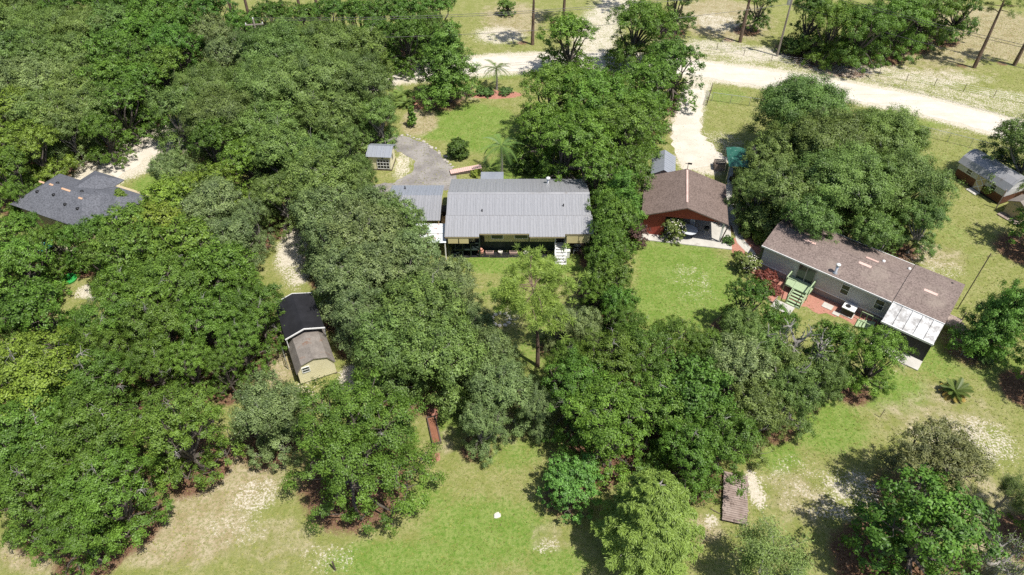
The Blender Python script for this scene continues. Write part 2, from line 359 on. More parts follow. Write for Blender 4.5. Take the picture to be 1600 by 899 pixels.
# ------------------------------------------------------------------ ground
rng = np.random.default_rng(3)
TREES = [
    ('Y', -73.64, 103.0, 4.5, 8.6, 'yellow-green tree near the upper left corner of the picture'),
    ('O', -68.9, 102.63, 4.5, 8.37, 'grey-green live oak near the upper left corner of the picture, second nearest to it'),
    ('D', -62.54, 98.3, 3.96, 8.74, 'dark green tree near the upper left corner of the picture, nearest to it'),
    ('D', -59.39, 100.97, 4.32, 9.24, 'dark green tree near the upper left corner of the picture, second nearest to it'),
    ('D', -54.53, 100.04, 4.01, 8.81, 'dark green tree near the upper left corner of the picture, third nearest to it'),
    ('D', -49.62, 97.7, 3.76, 8.46, 'dark green tree near the upper left corner of the picture, fourth nearest to it'),
    ('D', -46.62, 100.76, 3.84, 8.58, 'dark green tree behind the white sand patch, third nearest to it'),
    ('D', -44.63, 93.39, 3.46, 8.04, 'dark green tree behind the white sand patch, second nearest to it'),
    ('O', -68.58, 95.49, 3.9, 7.69, 'grey-green live oak near the upper left corner of the picture, nearest to it'),
    ('O', -63.38, 93.97, 4.22, 8.06, 'grey-green live oak near the upper left corner of the picture, fourth nearest to it'),
    ('O', -58.66, 94.11, 4.04, 7.85, 'grey-green live oak near the upper left corner of the picture, seventh nearest to it'),
    ('O', -54.87, 95.49, 3.9, 7.69, 'grey-green live oak near the upper left corner of the picture, tenth nearest to it'),
    ('L', -49.21, 91.41, 3.77, 7.92, 'bright green broadleaf tree behind the white sand patch, eighth nearest to it'),
    ('D', -43.66, 88.15, 3.49, 8.09, 'dark green tree behind the white sand patch, nearest to it'),
    ('G', -40.9, 93.6, 3.12, 6.79, 'silvery mossy live oak behind the white sand patch, second nearest to it'),
    ('D', -42.2, 99.53, 3.43, 8.0, 'dark green tree behind the white sand patch, fourth nearest to it'),
    ('D', -37.12, 95.6, 2.78, 7.1, 'dark green tree behind the white sand patch, fifth nearest to it'),
    ('D', -33.78, 98.32, 3.03, 7.44, 'dark green tree behind the small cream shed, third nearest to it'),
    ('D', -21.56, 98.05, 3.21, 7.69, 'dark green tree left of the young palm by the road, sixth nearest to it'),
    ('D', -17.92, 97.79, 3.39, 7.94, 'dark green tree left of the young palm by the road, fifth nearest to it'),
    ('D', -14.43, 98.65, 3.41, 7.97, 'dark green tree left of the young palm by the road, third nearest to it'),
    ('D', -10.95, 100.24, 3.26, 7.76, 'dark green tree behind the young palm by the road'),
    ('D', -18.12, 92.51, 2.9, 7.26, 'dark green tree left of the young palm by the road, fourth nearest to it'),
    ('D', -14.11, 92.28, 3.07, 7.5, 'dark green tree left of the young palm by the road, second nearest to it'),
    ('D', -10.95, 95.44, 2.6, 6.84, 'dark green tree left of the young palm by the road, nearest to it'),
    ('D', -29.37, 96.77, 3.18, 7.65, 'dark green tree behind the small cream shed, second nearest to it'),
    ('D', -25.61, 98.05, 3.21, 7.69, 'dark green tree behind the small cream shed, nearest to it'),
    ('O', -64.44, 86.67, 3.99, 7.79, 'grey-green live oak near the upper left corner of the picture, fifth nearest to it'),
    ('O', -59.88, 85.76, 3.96, 7.76, 'grey-green live oak near the upper left corner of the picture, sixth nearest to it'),
    ('O', -55.54, 85.23, 3.94, 7.74, 'grey-green live oak near the upper left corner of the picture, ninth nearest to it'),
    ('L', -51.65, 86.0, 3.79, 7.93, 'bright green broadleaf tree behind the white sand patch, seventh nearest to it'),
    ('L', -47.28, 84.24, 3.73, 7.87, 'bright green broadleaf tree behind the white sand patch, fifth nearest to it'),
    ('L', -43.43, 82.81, 3.36, 7.4, 'bright green broadleaf tree behind the white sand patch, sixth nearest to it'),
    ('G', -60.12, 78.99, 3.75, 7.51, 'silvery mossy live oak near the upper left corner of the picture'),
    ('G', -55.78, 78.09, 3.88, 7.66, 'silvery mossy live oak behind the white sand patch, nearest to it'),
    ('O', -51.73, 77.57, 3.7, 7.46, 'grey-green live oak behind the white sand patch, second nearest to it'),
    ('L', -48.05, 78.29, 3.71, 7.84, 'bright green broadleaf tree behind the white sand patch, third nearest to it'),
    ('L', -44.91, 78.53, 3.24, 7.25, 'bright green broadleaf tree behind the white sand patch, fourth nearest to it'),
    ('Y', -56.78, 71.9, 3.52, 7.42, 'yellow-green tree behind the slate-grey hip roof, third nearest to it'),
    ('O', -53.39, 71.5, 3.51, 7.23, 'grey-green live oak behind the slate-grey hip roof'),
    ('O', -50.25, 71.73, 3.36, 7.07, 'grey-green live oak left of the white sand patch, second nearest to it'),
    ('O', -48.01, 73.25, 3.26, 6.95, 'grey-green live oak behind the white sand patch, nearest to it'),
    ('L', -45.02, 73.84, 3.27, 7.28, 'bright green broadleaf tree behind the white sand patch, second nearest to it'),
    ('L', -45.59, 69.2, 2.24, 6.01, 'bright green broadleaf tree behind the white sand patch, nearest to it'),
    ('Y', -53.91, 66.19, 3.05, 6.86, 'yellow-green tree behind the slate-grey hip roof, second nearest to it'),
    ('Y', -51.06, 65.61, 2.75, 6.49, 'yellow-green tree behind the slate-grey hip roof, nearest to it'),
    ('O', -50.03, 69.13, 2.54, 6.13, 'grey-green live oak left of the white sand patch, nearest to it'),
    ('L', -51.81, 61.08, 2.62, 6.48, 'bright green broadleaf tree left of the slate-grey hip roof, third nearest to it'),
    ('L', -50.04, 58.35, 1.22, 4.72, 'bright green broadleaf tree left of the slate-grey hip roof, second nearest to it'),
    ('G', -35.06, 85.59, 3.96, 7.75, 'silvery mossy live oak right of the white sand patch, fourth nearest to it'),
    ('O', -29.28, 85.1, 5.12, 9.09, 'grey-green live oak behind the small cream shed, sixth nearest to it'),
    ('O', -24.26, 86.78, 4.85, 8.78, 'grey-green live oak behind the small cream shed, fifth nearest to it'),
    ('O', -19.53, 87.89, 3.86, 7.63, 'grey-green live oak behind the small cream shed, fourth nearest to it'),
    ('O', -28.7, 76.25, 4.76, 8.67, 'grey-green live oak left of the small cream shed, ninth nearest to it'),
    ('O', -23.45, 77.27, 5.12, 9.08, 'grey-green live oak behind the small cream shed, third nearest to it'),
    ('O', -18.27, 78.0, 4.51, 8.39, 'grey-green live oak behind the small cream shed, second nearest to it'),
    ('O', -15.72, 72.46, 2.62, 6.22, 'grey-green live oak behind the small cream shed, nearest to it'),
    ('O', -20.14, 70.53, 3.93, 7.72, 'grey-green live oak left of the small cream shed, third nearest to it'),
    ('O', -35.53, 76.65, 4.15, 7.97, 'grey-green live oak right of the white sand patch, third nearest to it'),
    ('O', -38.06, 72.77, 3.55, 7.28, 'grey-green live oak right of the white sand patch, nearest to it'),
    ('O', -32.14, 70.36, 4.22, 8.05, 'grey-green live oak right of the white sand patch, second nearest to it'),
    ('O', -26.54, 68.46, 3.71, 7.46, 'grey-green live oak left of the small cream shed, eighth nearest to it'),
    ('D', -32.17, 66.01, 2.74, 7.04, 'dark green tree right of the white sand patch'),
    ('G', -35.14, 61.6, 2.37, 5.92, 'silvery mossy live oak right of the white sand patch, nearest to it'),
    ('L', -27.56, 62.38, 2.8, 6.69, 'bright green broadleaf tree right of the white sand patch'),
    ('Y', -29.5, 59.3, 2.45, 6.13, 'yellow-green tree right of the white sand patch, third nearest to it'),
    ('O', -24.24, 63.57, 3.68, 7.43, 'grey-green live oak left of the small cream shed, sixth nearest to it'),
    ('O', -20.52, 62.35, 3.22, 6.9, 'grey-green live oak left of the small cream shed, fifth nearest to it'),
    ('O', -18.65, 68.04, 2.08, 5.59, 'grey-green live oak left of the small cream shed, second nearest to it'),
    ('O', -16.0, 62.74, 1.55, 4.99, 'grey-green live oak left of the small cream shed, nearest to it'),
    ('O', -18.84, 58.38, 3.76, 7.52, 'grey-green live oak left of the small cream shed, fourth nearest to it'),
    ('O', -15.81, 59.23, 2.04, 5.55, 'grey-green live oak in front of the small cream shed, nearest to it'),
    ('G', -28.71, 54.39, 3.22, 6.9, 'silvery mossy live oak right of the white sand patch, second nearest to it'),
    ('Y', -32.62, 55.12, 2.98, 6.78, 'yellow-green tree right of the white sand patch, nearest to it'),
    ('L', -34.38, 53.64, 2.05, 5.76, 'bright green broadleaf tree in front of the white sand patch, nearest to it'),
    ('Y', -31.92, 57.92, 2.15, 5.77, 'yellow-green tree right of the white sand patch, second nearest to it'),
    ('O', -23.3, 57.17, 2.66, 6.26, 'grey-green live oak left of the small cream shed, seventh nearest to it'),
    ('G', -25.14, 53.96, 1.93, 5.42, 'silvery mossy live oak right of the white sand patch, third nearest to it'),
    ('G', -16.82, 52.64, 3.78, 7.55, 'silvery mossy live oak in front of the small cream shed, second nearest to it'),
    ('G', -12.96, 54.01, 2.95, 6.6, 'silvery mossy live oak in front of the small cream shed, nearest to it'),
    ('C', -39.2, 57.85, 1.01, 4.52, 'feathery yellow-green cypress in front of the white sand patch'),
    ('L', -46.44, 51.07, 2.11, 5.84, 'bright green broadleaf tree left of the slate-grey hip roof, fourth nearest to it'),
    ('L', -45.93, 52.82, 1.4, 4.95, 'bright green broadleaf tree left of the slate-grey hip roof, nearest to it'),
    ('L', -42.81, 51.55, 1.26, 4.77, 'bright green broadleaf tree in front of the slate-grey hip roof, nearest to it'),
    ('L', -43.15, 49.55, 1.84, 5.5, 'bright green broadleaf tree in front of the slate-grey hip roof, fourth nearest to it'),
    ('L', -43.07, 46.91, 2.49, 6.31, 'bright green broadleaf tree in front of the slate-grey hip roof, sixth nearest to it'),
    ('L', -42.77, 44.65, 2.65, 6.51, 'bright green broadleaf tree in front of the slate-grey hip roof, seventh nearest to it'),
    ('D', -38.28, 39.72, 3.01, 7.41, 'dark green tree in front of the slate-grey hip roof'),
    ('L', -39.95, 38.68, 1.82, 5.48, 'bright green broadleaf tree in front of the slate-grey hip roof, tenth nearest to it'),
    ('L', -40.4, 50.6, 1.61, 5.22, 'bright green broadleaf tree in front of the slate-grey hip roof, second nearest to it'),
    ('L', -37.91, 51.07, 2.11, 5.84, 'bright green broadleaf tree in front of the slate-grey hip roof, third nearest to it'),
    ('L', -35.46, 51.11, 2.73, 6.61, 'bright green broadleaf tree right of the slate-grey hip roof, nearest to it'),
    ('Y', -32.57, 51.22, 2.86, 6.63, 'yellow-green tree in front of the white sand patch'),
    ('L', -36.66, 47.84, 2.04, 5.75, 'bright green broadleaf tree in front of the slate-grey hip roof, fifth nearest to it'),
    ('L', -32.53, 47.07, 3.19, 7.19, 'bright green broadleaf tree right of the slate-grey hip roof, second nearest to it'),
    ('L', -29.05, 48.09, 3.23, 7.24, 'bright green broadleaf tree in front of the white sand patch, second nearest to it'),
    ('G', -26.19, 49.92, 2.82, 6.45, 'silvery mossy live oak behind the black-roofed shed, second nearest to it'),
    ('L', -25.13, 44.92, 3.11, 7.09, 'bright green broadleaf tree left of the black-roofed shed, sixth nearest to it'),
    ('L', -28.27, 43.03, 3.37, 7.42, 'bright green broadleaf tree left of the black-roofed shed, eighth nearest to it'),
    ('L', -31.63, 42.42, 3.02, 6.97, 'bright green broadleaf tree in front of the slate-grey hip roof, eighth nearest to it'),
    ('L', -32.63, 38.88, 2.68, 6.55, 'bright green broadleaf tree in front of the slate-grey hip roof, ninth nearest to it'),
    ('L', -28.34, 38.66, 2.88, 6.8, 'bright green broadleaf tree left of the black-roofed shed, ninth nearest to it'),
    ('L', -23.28, 44.13, 2.07, 5.78, 'bright green broadleaf tree left of the black-roofed shed, fourth nearest to it'),
    ('L', -20.97, 40.63, 2.63, 6.49, 'bright green broadleaf tree left of the black-roofed shed, nearest to it'),
    ('L', -24.02, 39.49, 2.91, 6.84, 'bright green broadleaf tree left of the black-roofed shed, fifth nearest to it'),
    ('L', -21.26, 37.73, 2.12, 5.84, 'bright green broadleaf tree left of the black-roofed shed, second nearest to it'),
    ('L', -31.83, 35.98, 2.48, 6.29, 'bright green broadleaf tree in front of the slate-grey hip roof, eleventh nearest to it'),
    ('L', -27.7, 35.33, 2.15, 5.89, 'bright green broadleaf tree left of the black-roofed shed, eleventh nearest to it'),
    ('L', -24.66, 35.79, 1.96, 5.65, 'bright green broadleaf tree left of the black-roofed shed, seventh nearest to it'),
    ('L', -22.09, 35.56, 1.55, 5.13, 'bright green broadleaf tree left of the black-roofed shed, third nearest to it'),
    ('G', -15.82, 49.59, 3.18, 6.85, 'silvery mossy live oak in front of the small cream shed, fourth nearest to it'),
    ('G', -13.57, 49.52, 3.77, 7.54, 'silvery mossy live oak in front of the small cream shed, third nearest to it'),
    ('O', -10.7, 52.4, 2.78, 6.39, 'grey-green live oak in front of the small cream shed, second nearest to it'),
    ('G', -13.94, 44.68, 3.34, 7.04, 'silvery mossy live oak behind the black-roofed shed, nearest to it'),
    ('G', -10.88, 45.66, 3.38, 7.09, 'silvery mossy live oak right of the black-roofed shed, second nearest to it'),
    ('G', -8.65, 47.61, 2.75, 6.36, 'silvery mossy live oak in front of the small cream shed, fifth nearest to it'),
    ('G', -12.29, 40.93, 2.54, 6.12, 'silvery mossy live oak right of the black-roofed shed, nearest to it'),
    ('Y', -34.54, 32.38, 4.28, 8.34, 'yellow-green tree near the lower left corner of the picture'),
    ('L', -30.39, 32.65, 3.04, 7.0, 'bright green broadleaf tree in front of the slate-grey hip roof, twelfth nearest to it'),
    ('L', -32.94, 27.73, 3.55, 7.64, 'bright green broadleaf tree near the lower left corner of the picture, fourth nearest to it'),
    ('L', -28.47, 27.63, 3.54, 7.63, 'bright green broadleaf tree near the lower left corner of the picture, sixth nearest to it'),
    ('L', -30.35, 24.0, 3.01, 6.97, 'bright green broadleaf tree near the lower left corner of the picture, second nearest to it'),
    ('L', -25.8, 24.16, 3.11, 7.08, 'bright green broadleaf tree near the lower left corner of the picture, fifth nearest to it'),
    ('L', -27.26, 21.73, 2.58, 6.42, 'bright green broadleaf tree near the lower left corner of the picture, nearest to it'),
    ('L', -22.64, 28.84, 3.34, 7.37, 'bright green broadleaf tree left of the black-roofed shed, tenth nearest to it'),
    ('G', -17.55, 30.7, 2.78, 6.4, 'silvery mossy live oak in front of the black-roofed shed'),
    ('L', -10.16, 27.26, 4.75, 9.14, 'bright green broadleaf tree left of the timber bed'),
    ('O', -7.2, 39.63, 3.78, 7.55, 'grey-green live oak right of the black-roofed shed, third nearest to it'),
    ('O', -9.11, 36.6, 3.33, 7.03, 'grey-green live oak right of the black-roofed shed, second nearest to it'),
    ('O', -5.28, 35.66, 3.39, 7.09, 'grey-green live oak behind the timber bed'),
    ('G', -5.36, 44.18, 2.53, 6.11, 'silvery mossy live oak in front of the long metal-roofed house, nearest to it'),
    ('O', -10.37, 36.06, 2.07, 5.59, 'grey-green live oak right of the black-roofed shed, nearest to it'),
    ('G', -1.77, 35.68, 2.47, 6.04, 'silvery mossy live oak behind the timber bed, nearest to it'),
    ('G', -0.85, 32.67, 2.57, 6.15, 'silvery mossy live oak right of the timber bed, second nearest to it'),
    ('G', -2.11, 30.47, 1.73, 5.19, 'silvery mossy live oak right of the timber bed, nearest to it'),
    ('G', -1.8, 36.97, 1.68, 5.14, 'silvery mossy live oak behind the timber bed, second nearest to it'),
    ('G', 3.98, 40.27, 1.43, 4.84, 'silvery mossy live oak in front of the long metal-roofed house, second nearest to it'),
    ('G', -3.41, 39.38, 1.95, 5.44, 'silvery mossy live oak behind the timber bed, third nearest to it'),
    ('G', 1.68, 31.79, 1.47, 4.89, 'silvery mossy live oak right of the timber bed, third nearest to it'),
    ('G', 5.82, 39.77, 1.64, 5.08, 'silvery mossy live oak in front of the long metal-roofed house, third nearest to it'),
    ('L', 4.49, 35.37, 2.05, 5.76, 'bright green broadleaf tree right of the timber bed, second nearest to it'),
    ('L', 4.75, 32.25, 2.83, 6.74, 'bright green broadleaf tree right of the timber bed, nearest to it'),
    ('L', 7.32, 34.78, 2.93, 6.87, 'bright green broadleaf tree right of the timber bed, third nearest to it'),
    ('L', 10.17, 35.15, 2.95, 6.89, 'bright green broadleaf tree behind the plank platform, fifth nearest to it'),
    ('L', 6.67, 29.29, 3.27, 7.28, 'bright green broadleaf tree right of the white rock on the grass'),
    ('L', 10.09, 30.68, 3.05, 7.02, 'bright green broadleaf tree behind the plank platform, third nearest to it'),
    ('D', 12.75, 31.3, 3.16, 7.62, 'dark green tree behind the plank platform'),
    ('L', 14.09, 28.05, 2.85, 6.76, 'bright green broadleaf tree behind the plank platform, nearest to it'),
    ('L', 11.96, 27.32, 2.55, 6.39, 'bright green broadleaf tree behind the plank platform, second nearest to it'),
    ('L', 13.0, 37.73, 2.12, 5.84, 'bright green broadleaf tree in front of the red carport, second nearest to it'),
    ('L', 9.1, 39.66, 1.85, 5.51, 'bright green broadleaf tree in front of the red carport, nearest to it'),
    ('G', 16.88, 34.55, 2.84, 6.46, 'silvery mossy live oak behind the plank platform'),
    ('D', 19.91, 42.63, 1.91, 5.87, 'dark green tree left of the brown-roofed grey home, second nearest to it'),
    ('O', 19.19, 36.55, 2.19, 5.72, 'grey-green live oak left of the brown-roofed grey home, nearest to it'),
    ('B', 21.36, 35.71, 4.21, 9.72, 'half-bare tree with twisted grey limbs in front of the brown-roofed grey home'),
    ('D', 21.38, 39.53, 1.73, 5.62, 'dark green tree left of the brown-roofed grey home, nearest to it'),
    ('O', 18.44, 38.78, 2.04, 5.55, 'grey-green live oak left of the brown-roofed grey home, second nearest to it'),
    ('O', 20.83, 35.29, 2.05, 5.56, 'grey-green live oak in front of the brown-roofed grey home, second nearest to it'),
    ('L', 15.44, 36.4, 2.08, 5.8, 'bright green broadleaf tree behind the plank platform, fourth nearest to it'),
    ('O', 23.86, 34.87, 1.74, 5.2, 'grey-green live oak in front of the brown-roofed grey home, nearest to it'),
    ('D', 24.97, 37.04, 2.09, 6.12, 'dark green tree in front of the brown-roofed grey home'),
    ('L', 28.17, 36.28, 2.38, 6.18, 'bright green broadleaf tree in front of the brown-roofed grey home, nearest to it'),
    ('O', 20.56, 32.4, 2.27, 5.81, 'grey-green live oak behind the plank platform, second nearest to it'),
    ('O', 17.58, 31.08, 2.42, 5.98, 'grey-green live oak behind the plank platform, nearest to it'),
    ('M', 4.08, 26.04, 2.12, 4.18, 'small round bluish-green tree right of the white rock on the grass'),
    ('C', 8.6, 22.13, 3.28, 9.07, 'feathery yellow-green cypress left of the plank platform'),
    ('F', 15.53, 19.9, 3.32, 8.19, 'wispy pale green tree with thin grey branches in front of the plank platform'),
    ('K', 28.27, 26.25, 3.13, 6.95, 'brownish dark cedar right of the plank platform'),
    ('D', 25.15, 21.1, 3.65, 8.3, 'dark green tree right of the plank platform'),
    ('B', 30.57, 20.54, 2.03, 6.34, 'half-bare tree with twisted grey limbs right of the plank platform'),
    ('F', 33.72, 25.44, 1.5, 5.46, 'wispy pale green tree with thin grey branches in front of the brown-roofed grey home'),
    ('N', 39.9, 40.12, 3.04, 7.76, 'deep green layered tree right of the brown-roofed grey home'),
    ('O', 32.0, 69.76, 5.23, 9.21, 'grey-green live oak in front of the roadside utility pole, nearest to it'),
    ('O', 27.6, 63.86, 3.13, 6.79, 'grey-green live oak right of the red carport, second nearest to it'),
    ('O', 32.64, 64.11, 4.96, 8.9, 'grey-green live oak in front of the roadside utility pole, second nearest to it'),
    ('O', 39.3, 65.15, 4.44, 8.31, 'grey-green live oak left of the barn-style shed, third nearest to it'),
    ('O', 26.91, 57.22, 3.45, 7.17, 'grey-green live oak right of the red carport, third nearest to it'),
    ('O', 32.32, 56.81, 4.73, 8.64, 'grey-green live oak behind the brown-roofed grey home, third nearest to it'),
    ('O', 38.12, 57.06, 4.23, 8.06, 'grey-green live oak left of the barn-style shed, second nearest to it'),
    ('O', 39.04, 53.34, 2.43, 5.99, 'grey-green live oak left of the barn-style shed, nearest to it'),
    ('O', 33.6, 51.18, 2.49, 6.07, 'grey-green live oak behind the brown-roofed grey home, nearest to it'),
    ('O', 28.07, 52.98, 2.79, 6.41, 'grey-green live oak behind the brown-roofed grey home, second nearest to it'),
    ('O', 24.27, 57.94, 2.41, 5.98, 'grey-green live oak right of the red carport, nearest to it'),
    ('O', 54.92, 64.79, 3.72, 7.48, 'grey-green live oak right of the barn-style shed'),
    ('N', -8.19, 83.91, 4.72, 10.28, 'deep green layered tree left of the young palm by the road'),
    ('L', 7.66, 90.84, 3.93, 8.12, 'bright green broadleaf tree right of the young palm by the road, second nearest to it'),
    ('L', 17.66, 93.29, 4.73, 9.11, 'bright green broadleaf tree left of the roadside utility pole, second nearest to it'),
    ('L', 20.16, 83.05, 3.86, 8.03, 'bright green broadleaf tree left of the roadside utility pole, nearest to it'),
    ('L', 16.01, 77.38, 3.84, 8.0, 'bright green broadleaf tree behind the red carport, second nearest to it'),
    ('L', 5.37, 75.21, 4.54, 8.88, 'bright green broadleaf tree right of the young palm by the road, nearest to it'),
    ('L', 9.66, 73.05, 4.61, 8.96, 'bright green broadleaf tree right of the young palm by the road, third nearest to it'),
    ('L', 3.39, 68.7, 3.26, 7.28, 'bright green broadleaf tree in front of the young palm by the road'),
    ('L', 6.89, 64.47, 4.39, 8.69, 'bright green broadleaf tree behind the long metal-roofed house'),
    ('L', 12.04, 68.06, 4.11, 8.34, 'bright green broadleaf tree left of the red carport, fourth nearest to it'),
    ('L', 14.68, 72.8, 3.08, 7.05, 'bright green broadleaf tree behind the red carport, nearest to it'),
    ('L', 8.99, 60.36, 3.01, 6.96, 'bright green broadleaf tree right of the long metal-roofed house, nearest to it'),
    ('L', 11.95, 60.99, 2.76, 6.65, 'bright green broadleaf tree left of the red carport, nearest to it'),
    ('N', 10.78, 56.6, 2.9, 7.54, 'deep green layered tree left of the red carport'),
    ('L', 9.36, 55.74, 1.96, 5.66, 'bright green broadleaf tree left of the red carport, third nearest to it'),
    ('L', 10.04, 53.03, 2.41, 6.22, 'bright green broadleaf tree left of the red carport, second nearest to it'),
    ('L', 8.61, 51.72, 1.63, 5.24, 'bright green broadleaf tree right of the long metal-roofed house, second nearest to it'),
    ('D', 9.14, 49.14, 1.94, 5.92, 'dark green tree left of the red carport'),
    ('L', 8.16, 47.09, 1.79, 5.43, 'bright green broadleaf tree right of the long metal-roofed house, third nearest to it'),
    ('L', 8.57, 44.6, 2.08, 5.8, 'bright green broadleaf tree right of the long metal-roofed house, fourth nearest to it'),
    ('L', 7.17, 43.5, 1.71, 5.34, 'bright green broadleaf tree in front of the long metal-roofed house'),
    ('D', 8.8, 41.79, 1.78, 5.69, 'dark green tree in front of the red carport'),
    ('D', 42.31, 98.92, 3.23, 7.72, 'dark green tree right of the roadside utility pole, nearest to it'),
    ('L', 44.69, 95.66, 4.08, 8.3, 'bright green broadleaf tree right of the roadside utility pole, nearest to it'),
    ('L', 47.74, 93.43, 4.19, 8.44, 'bright green broadleaf tree right of the roadside utility pole, second nearest to it'),
    ('L', 53.73, 97.15, 4.31, 8.59, 'bright green broadleaf tree right of the roadside utility pole, third nearest to it'),
    ('L', 59.43, 100.84, 4.24, 8.5, 'bright green broadleaf tree right of the roadside utility pole, fourth nearest to it'),
    ('D', 64.97, 102.68, 3.51, 8.11, 'dark green tree right of the roadside utility pole, second nearest to it'),
    ('D', 36.79, 105.84, 2.4, 6.56, 'dark green tree behind the roadside utility pole'),
    ('D', 24.76, 104.95, 2.98, 7.37, 'dark green tree left of the roadside utility pole'),
    ('O', -74.27, 92.48, 4.53, 8.41, 'grey-green live oak near the upper left corner of the picture, third nearest to it'),
    ('O', -66.26, 78.31, 4.05, 7.85, 'grey-green live oak near the upper left corner of the picture, eighth nearest to it'),
    ('L', -58.59, 65.05, 3.58, 7.67, 'bright green broadleaf tree left of the slate-grey hip roof, sixth nearest to it'),
    ('L', -51.74, 53.97, 3.2, 7.19, 'bright green broadleaf tree left of the slate-grey hip roof, fifth nearest to it'),
    ('L', -46.76, 45.03, 2.89, 6.81, 'bright green broadleaf tree left of the slate-grey hip roof, seventh nearest to it'),
    ('L', -41.82, 35.49, 3.06, 7.03, 'bright green broadleaf tree in front of the slate-grey hip roof, 13th nearest to it'),
    ('L', -37.01, 27.3, 3.62, 7.72, 'bright green broadleaf tree near the lower left corner of the picture, third nearest to it'),
    ('D', 51.75, 53.36, 3.16, 7.62, 'dark green tree right of the barn-style shed'),
    ('L', 42.54, 35.69, 2.57, 6.41, 'bright green broadleaf tree in front of the barn-style shed'),
    ('L', 35.94, 22.86, 2.54, 6.38, 'bright green broadleaf tree in front of the brown-roofed grey home, second nearest to it'),
    ('P', -43.8, 102.95, 2.6, 17.0, 'tall bare-trunked pine behind the white sand patch, second nearest to it'),
    ('P', -41.46, 103.86, 2.6, 16.0, 'tall bare-trunked pine behind the white sand patch, third nearest to it'),
    ('P', -38.7, 102.95, 2.6, 17.0, 'tall bare-trunked pine behind the small cream shed, seventh nearest to it'),
    ('P', -35.84, 103.86, 2.6, 18.0, 'tall bare-trunked pine behind the small cream shed, sixth nearest to it'),
    ('P', -33.5, 102.95, 2.6, 17.0, 'tall bare-trunked pine behind the small cream shed, fifth nearest to it'),
    ('P', -31.09, 103.41, 2.6, 16.0, 'tall bare-trunked pine behind the small cream shed, fourth nearest to it'),
    ('P', -28.49, 103.41, 2.6, 18.0, 'tall bare-trunked pine behind the small cream shed, third nearest to it'),
    ('P', -25.3, 104.55, 2.6, 16.0, 'tall bare-trunked pine behind the small cream shed, second nearest to it'),
    ('P', -23.58, 102.95, 2.6, 17.0, 'tall bare-trunked pine behind the small cream shed, nearest to it'),
    ('P', 3.04, 101.16, 2.6, 12.0, 'tall bare-trunked pine right of the young palm by the road, nearest to it'),
    ('P', 8.03, 109.09, 2.6, 10.0, 'tall bare-trunked pine right of the young palm by the road, second nearest to it'),
    ('P', 34.06, 102.05, 2.6, 13.0, 'tall bare-trunked pine left of the roadside utility pole, nearest to it'),
    ('P', 65.02, 93.62, 2.6, 12.5, 'tall bare-trunked pine behind the barn-style shed, nearest to it'),
    ('P', 71.11, 94.42, 2.6, 12.5, 'tall bare-trunked pine behind the barn-style shed, second nearest to it'),
    ('P', 20.54, 112.62, 2.6, 16.0, 'tall bare-trunked pine left of the roadside utility pole, second nearest to it'),
    ('P', -53.11, 103.41, 2.6, 15.0, 'tall bare-trunked pine behind the white sand patch, nearest to it'),
    ('P', 2.14, 38.64, 4.2, 9.0, 'tall bare-trunked pine in front of the long metal-roofed house'),
]

def axis(lo, hi, step, far):
    a = np.arange(lo, hi + 1e-6, step)
    l = lo - np.array([far, far * 0.4, far * 0.15, far * 0.06, far * 0.02])
    h = hi + np.array([far * 0.02, far * 0.06, far * 0.15, far * 0.4, far])
    return np.concatenate([l, a, h])
gx = axis(-96, 96, 0.5, 1100)
gy = axis(8, 136, 0.5, 1100)
GX, GY = np.meshgrid(gx, gy)

def blobs(lst):
    m = np.zeros_like(GX)
    for e in lst:
        (x, y, rx, ry) = e[0]
        s = e[1] if len(e) > 1 else 1.0
        d = ((GX - x) / rx) ** 2 + ((GY - y) / ry) ** 2
        m = np.maximum(m, s * np.clip(1.25 - 0.75 * d, 0, 1))
    return m
def along(pts, half, soft):
    m = np.full(GX.shape, 1e9)
    for (a, b) in zip(pts[:-1], pts[1:]):
        a = np.array(a); b = np.array(b)
        ab = b - a
        t = np.clip(((GX - a[0]) * ab[0] + (GY - a[1]) * ab[1]) / (ab @ ab), 0, 1)
        m = np.minimum(m, np.hypot(GX - a[0] - t * ab[0], GY - a[1] - t * ab[1]))
    return np.clip(1 - (m - half) / soft, 0, 1)

ROAD = [(-20.88, 89.02), (-16.0, 91.85), (-9.01, 93.62), (-1.82, 94.82), (4.56, 95.43), (11.92, 96.04), (19.14, 95.22), (26.04, 93.22), (31.91, 91.47), (38.39, 89.39), (44.55, 87.01), (50.35, 84.37), (55.7, 81.34), (60.48, 77.84), (65.88, 73.36), (72.2, 66.73)]
ROADL = [(-20.88, 89.02), (-25.52, 86.12), (-30.8, 83.35), (-36.99, 79.09), (-41.78, 74.52), (-44.37, 70.29), (-46.23, 67.63)]
DRIVE = [(26.78, 92.44), (24.71, 87.19), (22.89, 82.0), (21.53, 77.22), (21.32, 73.51), (21.85, 70.7), (22.49, 68.68)]
TRACK = [(11.95, 96.45), (12.36, 103.41), (14.07, 109.34), (17.35, 116.32), (20.61, 125.78)]

